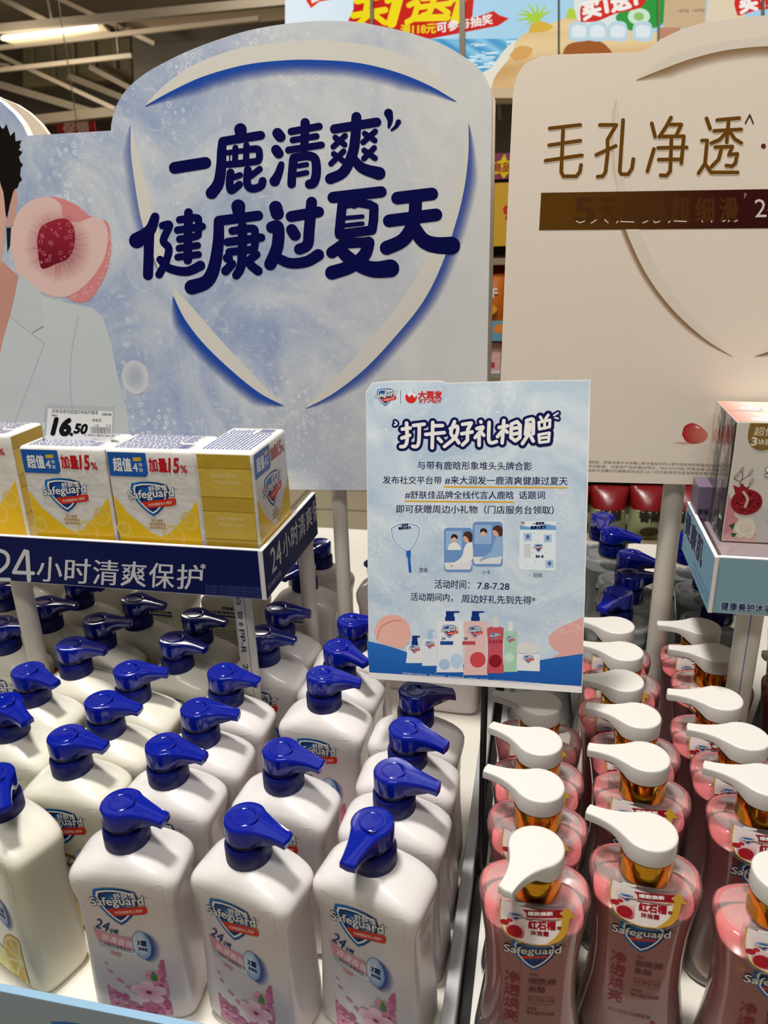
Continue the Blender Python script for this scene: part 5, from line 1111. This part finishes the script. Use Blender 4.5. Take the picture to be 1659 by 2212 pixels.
sand = lambda x, y: mixc(hx('#e9cf9c'), hx('#c99a5c'), min(1, max(0, (y-60)/150+.25*math.sin(x*.09))))
a.L = 4; a.poly(catmull([(1030, 195), (1056, 165), (1085, 130), (1110, 95), (1135, 72), (1180, 55), (1230, 38), (1290, 45), (1400, 70), (1720, 60)])+[(1720, 196)], None, sand)
a.L = 5; a.poly(catmull([(1020, 196), (1040, 160), (1062, 145), (1090, 108), (1112, 92), (1100, 125), (1070, 165), (1060, 196)]), hx('#e6e2d2'))
a.poly(catmull([(1100, 120), (1120, 100), (1150, 105), (1140, 125), (1112, 132)]), hx('#d9a45e')); a.poly(catmull([(1142, 72), (1148, 52), (1170, 46), (1195, 58), (1180, 68)]), hx('#d8b03e'))
a.poly(catmull([(1215, 118), (1230, 95), (1290, 88), (1320, 110), (1320, 120)]), hx('#a05a26'))
a.L = 6; gr = hx('#a9cf3a')
for x, y in ((1118, 30), (1126, 22), (1142, 10), (1160, 8), (1178, 14), (1190, 24), (1118, 44), (1136, 54)): a.stroke([(1158, 46), ((1158+x)/2+2, (46+y)/2-4), (x, y)], 9, gr, True, 2)
a.poly(catmull([(1222, 40), (1230, 18), (1246, 26), (1244, 42)]), hx('#b7cf3e'))
# green and tan tubes with ice
a.L = 7; a.poly(catmull([(1245, -70), (1240, 0), (1252, 48), (1300, 60), (1420, 52), (1436, 20), (1430, -70)]), hx('#dfe6e2')); a.poly(catmull([(1330, -70), (1345, 10), (1330, 40), (1360, 66), (1425, 56), (1438, 20), (1432, -70)]), hx('#2c9a3c'))
a.poly([(1440, -70), (1530, -70), (1522, 60), (1432, 62)], hx('#cdb08c')); a.poly([(1540, -70), (1610, -70), (1610, 50), (1524, 48)], hx('#e3d3b6')); a.poly([(1425, 60), (1470, 60), (1468, 84), (1424, 84)], hx('#c08a6e'))
a.L = 8; a.ell(1380, 36, 24, 18, hx('#cfe6cf'), n=24); a.ell(1380, 36, 11, 9, hx('#8fc46a'), n=18)
a.text('400g', 1466, 30, 1488, 28, 9, hx('#7d6240')); a.text('1600g', 1496, 29, 1522, 27, 9, hx('#7d6240'))
for x in (1228, 1268, 1312, 1366): a.L = 9; a.poly(catmull([(x, 86), (x+2, 56), (x+20, 46), (x+40, 52), (x+44, 84), (x+22, 90), (x, 86)])[:-1], hx('#bcd6e2')); a.L = 10; a.poly(catmull([(x+7, 80), (x+8, 60), (x+22, 54), (x+37, 60), (x+37, 78), (x+22, 82), (x+7, 80)])[:-1], hx('#dfe9ee'))
# red ribbons and yellow lettering
a.L = 9; rd = hx('#cc1a10')
a.poly([(764, -70), (1030, -70), (1020, 40), (1066, 24), (1080, 34), (1100, 40), (1076, 56), (930, 84), (880, 82), (790, 50), (752, 46), (764, 20)], rd); a.poly([(660, -30), (720, -30), (740, -5), (690, 4), (672, 18), (662, 2)], hx('#df3a1e'))
a.L = 10; a.poly([(668, -20), (700, -20), (700, -4), (674, 8)], hx('#f3ece6'))
ye = hx('#f3dc12')
a.L = 11
for P, w in (([(772, 2), (846, -14)], 16), ([(800, -30), (790, 30)], 13), ([(764, 34), (832, 22)], 14), ([(800, 30), (770, 56)], 12), ([(806, 30), (832, 50)], 12), ([(868, -30), (846, 50)], 22), ([(838, 2), (862, -14)], 14),
             ([(890, -20), (898, -10)], 14), ([(884, 12), (902, 6), (894, 38), (880, 48)], 12), ([(896, 40), (966, 38)], 15), ([(914, -2), (966, -8)], 12), ([(908, 16), (972, 8)], 12), ([(942, -20), (930, 24), (914, 34)], 12), ([(944, 12), (968, 28)], 12), ([(1006, -30), (984, 44)], 20), ([(976, 2), (1000, -14)], 12)): a.stroke(P, w, ye)
a.text('满118元', 866, 76, 942, 72, 22, hx('#e9cf1c'), .04, .1); a.text('可参与抽奖', 946, 72, 1066, 52, 22, hx('#f1ece6'), .03, .1)
a.L = 9; a.poly(catmull([(1254, 44), (1256, 14), (1290, 4), (1386, -22), (1388, 14), (1330, 30), (1290, 46), (1254, 48)]), hx('#d42a1e')); a.poly(catmull([(1592, 34), (1596, -10), (1720, -30), (1720, 12), (1640, 22), (1600, 34)]), hx('#d42a1e'))
a.L = 10; a.text('买1送1', 1262, 44, 1380, 12, 38, hx('#f4efe9'), .06, .1); a.text('买1送1', 1600, 30, 1716, 4, 40, hx('#f4efe9'), .06, .1)
put(a.build('lit_print', S_f, None, (PRE, PREA), .0008, None, .00012), ls)
for x, w, m in ((806, 3, M_post), (1000, 6, M_post), (1207, 2, mat('black seam', '#141210', .5)), (1421, 2, M_post), (1645, 2, M_post)):
    put(prism('seam', [(x-w, -70), (x+w, -70), (x+w, 196), (x-w, 196)], lambda x, y, h=0: S_f(x, y, h+.022), .02, m), ls)
for px in (640, 1690):
    p = S_f(px, -60); put(pole('hanger', (p.x, YF+.05, p.z), (p.x, YF+.05, H0+3.05), .006, M_post, None, 8), ls)
# far shelving seen in the slot between the boards
YB = 2.5
def slab(name, x0, y0, x1, y1, yw, depth, m, root=None, label=None, cat=None, bev=.004, dx=0.0, dx2=0.0):
    a0, b0 = Y(x0, y1, yw), Y(x1, y0, yw)
    o = box(name, (a0.x-dx, yw, a0.z), (b0.x+dx2, yw+depth, b0.z), m, None, bev)
    if label: tag(o, label, cat)
    return o
M_dark = mat('dark shelf back', '#2c2620', .8); M_tan = mat('worn tan metal', '#8a7a62', .6)
sr = thing('shop_shelf', 'tall far shelf of packets glimpsed between the two sign boards', 'shelf', (Y(1085, 800, YB).x, YB+.2, 0)); bpy.context.view_layer.update()
xc = Y(1085, 600, YB).x
put(box('back_panel', (xc-.45, YB+.30, 0), (xc+.45, YB+.32, H0+.18), M_dark), sr)
for z in (Y(1085, 694, YB).z, Y(1085, 558, YB).z-.0, Y(1085, 812, YB).z):
    put(box('shelf', (xc-.45, YB, z-.02), (xc+.45, YB+.30, z), M_tan, bev=.002), sr)
put(box('base', (xc-.45, YB, 0), (xc+.45, YB+.30, .12), M_tan), sr)
M_pur, M_yl, M_red, M_or, M_bl2, M_pk, M_gn = [mat(n, c, .5) for n, c in (('purple card', '#7c2346'), ('yellow card', '#c79a10'), ('red pack', '#c3141c'), ('orange pack', '#c8690f'), ('blue strip', '#5f93ad'), ('pink carton', '#d9aaa4'), ('green bottle plastic', '#1f6e50'))]
g = slab('hanging_sign', 1062, 330, 1104, 388, YB-.02, .006, M_pur, None, 'small purple sale sign with yellow star, hanging in the slot', 'sign', .0, .12, .12)
a = Art(); a.poly([(1068, 352), (1082, 346), (1090, 332), (1096, 348), (1110, 344), (1104, 360), (1114, 372), (1098, 374), (1088, 386), (1080, 374), (1064, 378), (1072, 364)], hx('#d8c018')); a.L = 2
a.text('商品', 1066, 372, 1102, 371, 20, hx('#9a3a30'), .04)
S_g = px_surf(Vector((0, YB-.0205, H0)), Vector((0, -1, 0))); put(a.build('sign_print', S_g, None, eps=.0004), g)
g = slab('hanging_sign', 1064, 394, 1100, 532, YB-.01, .006, M_yl, None, 'yellow price sign hanging below the purple star sign', 'sign', .0, .12, .14)
a = Art(); a.text('9', 1090, 474, 1104, 473, 28, hx('#b8321c'), .06); S_g = px_surf(Vector((0, YB-.0105, H0)), Vector((0, -1, 0))); put(a.build('sign_print', S_g, None, eps=.0004), g)
zA = Y(1085, 694, YB).z; zB2 = Y(1085, 558, YB).z; zC = Y(1085, 812, YB).z
for k in range(3):     # red sweet bags standing on orange ones share the middle shelf
    w = ('left', 'middle', 'right')[k]
    x = xc-.17+k*.125
    t = thing('snack_bag', f'orange snack bag on the far shelf between the sign boards, {w} one', 'bag', (x, YB+.05, zA), 0, 'orange snack bags'); hh = (Y(1085, 592, YB).z-zA)
    rr = [[(px*s, py*d, z) for px, py in [(math.cos(u)*.055, math.sin(u)*.04) for u in [2*math.pi*i/20 for i in range(20)]]] for s, d, z in ((.9, .5, 0), (1, 1, hh*.25), (1, 1, hh*.7), (.97, .3, hh*.93), (1, .05, hh))]
    loft('bag_body', rr, M_or, t)
    a = Art(lambda x, y: (x, y)); a.text('饼干', -.03, hh*.5, .03, hh*.5, .03, hx('#e8dccb'), .06, sgn=1); a.ell(0, hh*.25, .03, hh*.12, hx('#dd9a30')); a.build('bag_print', lambda x, z, h=0: Vector((x, -.043-h, z)), t)
    t = thing('candy_pack', f'glossy red pack behind the orange snack bags, {w} one', 'packet', (x+.01, YB+.20, zA), 0, 'red packs on the far shelf'); h2 = Y(1085, 556, YB+.2).z-zA
    rr = [[(px*s, py*d, z) for px, py in [(math.cos(u)*.055, math.sin(u)*.035) for u in [2*math.pi*i/20 for i in range(20)]]] for s, d, z in ((.9, .6, 0), (1, 1, h2*.2), (1, 1, h2*.8), (.98, .25, h2*.96), (1, .06, h2))]
    loft('pack_body', rr, M_red, t)
strip = slab('shelf_strip', 1060, 694, 1082, 737, YB-.012, .010, M_bl2, None, 'blue shelf edge strip with orange spot, far shelf', 'shelf strip', .001, .30, .35)
a = Art(); a.poly(catmull([(1066, 708), (1076, 700), (1088, 704), (1090, 716), (1078, 720), (1066, 716)]), hx('#d9822e')); S_g = px_surf(Vector((0, YB-.0125, H0)), Vector((0, -1, 0))); put(a.build('strip_print', S_g, None, eps=.0004), strip)
for k in range(3):
    x = xc-.16+k*.11; hh = Y(1085, 740, YB+.03).z-zC
    t = thing('carton', f'pink carton on the lower far shelf between the boards, {("left", "middle", "right")[k]} one', 'box', (x, YB+.03, zC), 0, 'pink cartons'); box('carton_body', (-.05, 0, 0), (.05, .08, hh), M_pk, t, .002)
    a = Art(); a.text('香皂', -.03, hh*.6, .02, hh*.6, .02, hx('#7a4a52'), .04, sgn=1); a.quad(-.04, hh*.2, .03, hh*.38, hx('#b8324e')); a.quad(-.049, 0.002, .049, hh*.12, hx('#d6cfd6')); a.build('carton_print', lambda x, z, h=0: Vector((x, -.0006-h, z)), t)
# shelf of bagged snacks behind the right-hand pole
YK = 1.62; zk = Y(1360, 1172, YK).z
M_bagr, M_bagw = mat('red foil', '#7d1418', .3), mat('pale green foil', '#9aa37e', .3)
t = thing('shop_shelf', 'low dark shelf of red and green bags behind the grey bottles', 'shelf', (.55, YK+.2, 0)); bpy.context.view_layer.update()
xk0, xk1 = Y(1240, 1150, YK).x-.1, Y(1440, 1150, YK).x+.35
put(box('shelf', (xk0, YK-.04, zk-.02), (xk1, YK+.30, zk), M_tan, bev=.002), t); put(box('back_panel', (xk0, YK+.29, 0), (xk1, YK+.31, Y(1300, 1020, YK).z), M_blk), t); put(box('base', (xk0, YK-.02, 0), (xk1, YK+.29, zk-.021), M_dark), t)
put(box('top_shelf', (xk0, YK+.10, Y(1300, 1035, YK).z), (xk1, YK+.285, Y(1300, 1030, YK).z), M_dark), t)
for k, pxc in enumerate((1228, 1312, 1397, 1482)):
    p = Y(pxc, 1170, YK); hh = Y(pxc, 1062, YK).z-zk; w = (Y(pxc+42, 1170, YK).x-Y(pxc-42, 1170, YK).x)/2
    t = thing('snack_bag', f'red topped pale green snack bag behind the grey bottles, {NUM[k]} from left', 'bag', (p.x, YK+.04, zk), 0, 'red topped snack bags')
    def rg(z): v = z/hh; d = max(.06, math.sin(math.pi*min(1, v*.92+.06))**.7); return [(math.cos(u)*w*(.96+.04*math.cos(2*math.pi*v)), math.sin(u)*.045*d, z) for u in [2*math.pi*i/24 for i in range(24)]]
    loft('bag_body', [rg(hh*i/10) for i in range(7)], M_bagw, t); loft('bag_top', [rg(hh*(6+i*.5)/10) for i in range(9)], M_bagr, t)
    a = Art(); a.text('香辣', -w*.5, hh*.44, w*.6, hh*.44, hh*.2, hx('#2c2a22'), .06, sgn=1); a.ell(w*.1, hh*.2, w*.5, hh*.12, hx('#4e4a2c'), n=20); a.quad(-w*.7, hh*.62, w*.7, hh*.60, hx('#d0b890'))
    def bs_(x, z, h=0, w=w, hh=hh): v = z/hh; d = max(.06, math.sin(math.pi*min(1, v*.92+.06))**.7); return Vector((x, -.045*d*math.sqrt(max(.02, 1-(x/w)**2))-.001-h, z))
    a.build('bag_print', bs_, t, lim=.02)
# ceiling steelwork, ducts and lamp beyond the left board
YC = 8.0
M_beam = mat('grey steel', '#6d6354', .55, .2); M_cond = mat('light conduit', '#8d7f6c', .5); M_duct = mat('dark duct', '#3f372d', .8); M_panel = mat('olive duct insulation', '#5a5138', .85)
def bar(name, a0, b0, y, w, m, kind='structure', yb=None):
    p, q_ = Y(a0[0], a0[1], y), Y(b0[0], b0[1], yb or y); d = (q_-p).normalized(); bm = bmesh.new(); u = Vector((0, 1, 0)).cross(d).normalized(); s = w*y/FPX/2
    vs = [bm.verts.new(c+u*s*i+Vector((0, s*j, 0))) for c in (p, q_) for i, j in ((-1, -1), (1, -1), (1, 1), (-1, 1))]
    for f in ((0, 1, 2, 3), (7, 6, 5, 4), (0, 4, 5, 1), (1, 5, 6, 2), (2, 6, 7, 3), (3, 7, 4, 0)): bm.faces.new([vs[i] for i in f])
    return tag(from_bm(name, bm, m), kind=kind)
def panel(name, P, y, m, depth=.05, kind='structure'):
    S_ = px_surf(Vector((0, y, H0)), Vector((0, -1, 0))); return tag(prism(name, P, S_, depth, m), kind=kind)
bar('trim_1', (-60, 68), (640, 0), 7.6, 15, M_beam)
bar('trim_2', (-60, 110), (560, 40), 8.4, 8, M_cond); bar('trim_3', (-60, 158), (285, 120), 8.4, 8, M_cond)
bar('trim_4', (-60, 92), (250, 235), 8.8, 8, M_cond); bar('trim_5', (-30, -20), (98, 44), 7.9, 10, M_beam); bar('trim_6', (90, -20), (335, 95), 8.6, 8, M_cond); bar('trim_7', (100, -20), (112, 42), 8.0, 4, M_beam)
bar('trim_8', (-60, 165), (210, 245), 9.3, 14, M_cond); bar('trim_9', (150, 165), (300, 225), 9.5, 12, M_cond); bar('trim_10', (60, 262), (260, 240), 9.2, 18, M_cond); bar('trim_11', (250, 40), (256, 130), 8.5, 4, M_beam)
bar('trim_12', (195, 145), (300, 200), 9.4, 10, M_cond); bar('trim_13', (-60, 130), (20, 142), 9.0, 6, M_cond)
panel('trim_14', [(50, 92), (280, 82), (285, 168), (50, 190)], 9.8, M_panel, .3); panel('trim_15', [(283, 55), (640, 20), (640, 230), (292, 230)], 9.0, M_duct, .6); panel('trim_16', [(40, 186), (300, 150), (300, 260), (-60, 280), (-60, 205)], 10.2, M_duct, .3)
panel('trim_17', [(270, 38), (640, 8), (640, 40), (430, 58), (275, 70)], 8.7, mat('brown fabric panel', '#7c6a54', .9), .04)
for k in range(5): bar(f'trim_{18+k}', (70+k*44, 100-k*3), (74+k*44, 172-k*6), 9.7, 5, M_beam)
for k in range(9): bar(f'trim_{23+k}', (520+k*90, -30), (540+k*90, 260), 11.0, 6, M_beam)
# linear lamp with a row of lenses
lm = thing('linear_lamp', 'lit linear ceiling lamp with a row of bright lenses, top left', 'lamp', Y(110, 75, YC)); bpy.context.view_layer.update()
M_lamp = mat('lamp housing', '#a29478', .5); M_led = mat('lit lens', (1, .93, .80, 1), .3, emit=6.0)
S_l = px_surf(Vector((0, YC, H0)), Vector((0, -1, 0)))
put(prism('housing', [(-5, 84), (10, 72), (215, 46), (232, 66), (24, 94)], S_l, .08, M_lamp), lm)
for k in range(36):
    x = 8+k*5.75; y = 83-k*.71; c = S_l(x, y, .012); bm = bmesh.new(); bmesh.ops.create_uvsphere(bm, u_segments=10, v_segments=6, radius=.0135)
    for v in bm.verts: v.co = Vector((v.co.x, v.co.y, v.co.z*1.5))+c
    put(from_bm('lens', bm, M_led, None, True), lm)
l = bpy.data.lights.new('linear_lamp_light', 'POINT'); l.shadow_soft_size = .3; l.energy = 130; l.color = (1, .93, .8); lo = bpy.data.objects.new('linear_lamp_light', l); COL.objects.link(lo); c = S_l(110, 78, .1); lo.location = (c.x, c.y-.5, c.z-.5)
# hanging red sign
g = slab('hanging_sign', 126, 262, 203, 300, 6.0, .01, mat('red sign', '#a82018', .5), None, 'red hanging aisle sign with white characters above the left board', 'sign', 0)
a = Art(); a.text('促销', 138, 292, 192, 288, 26, hx('#e0b8b0'), .05); S_g = px_surf(Vector((0, 5.9995, H0)), Vector((0, -1, 0))); put(a.build('sign_print', S_g, None, eps=.001), g)
p = Y(165, 262, 6.0); put(pole('hanger', (p.x, 6.005, p.z), (p.x, 6.005, H0+3.05), .004, M_post, None, 8), g)
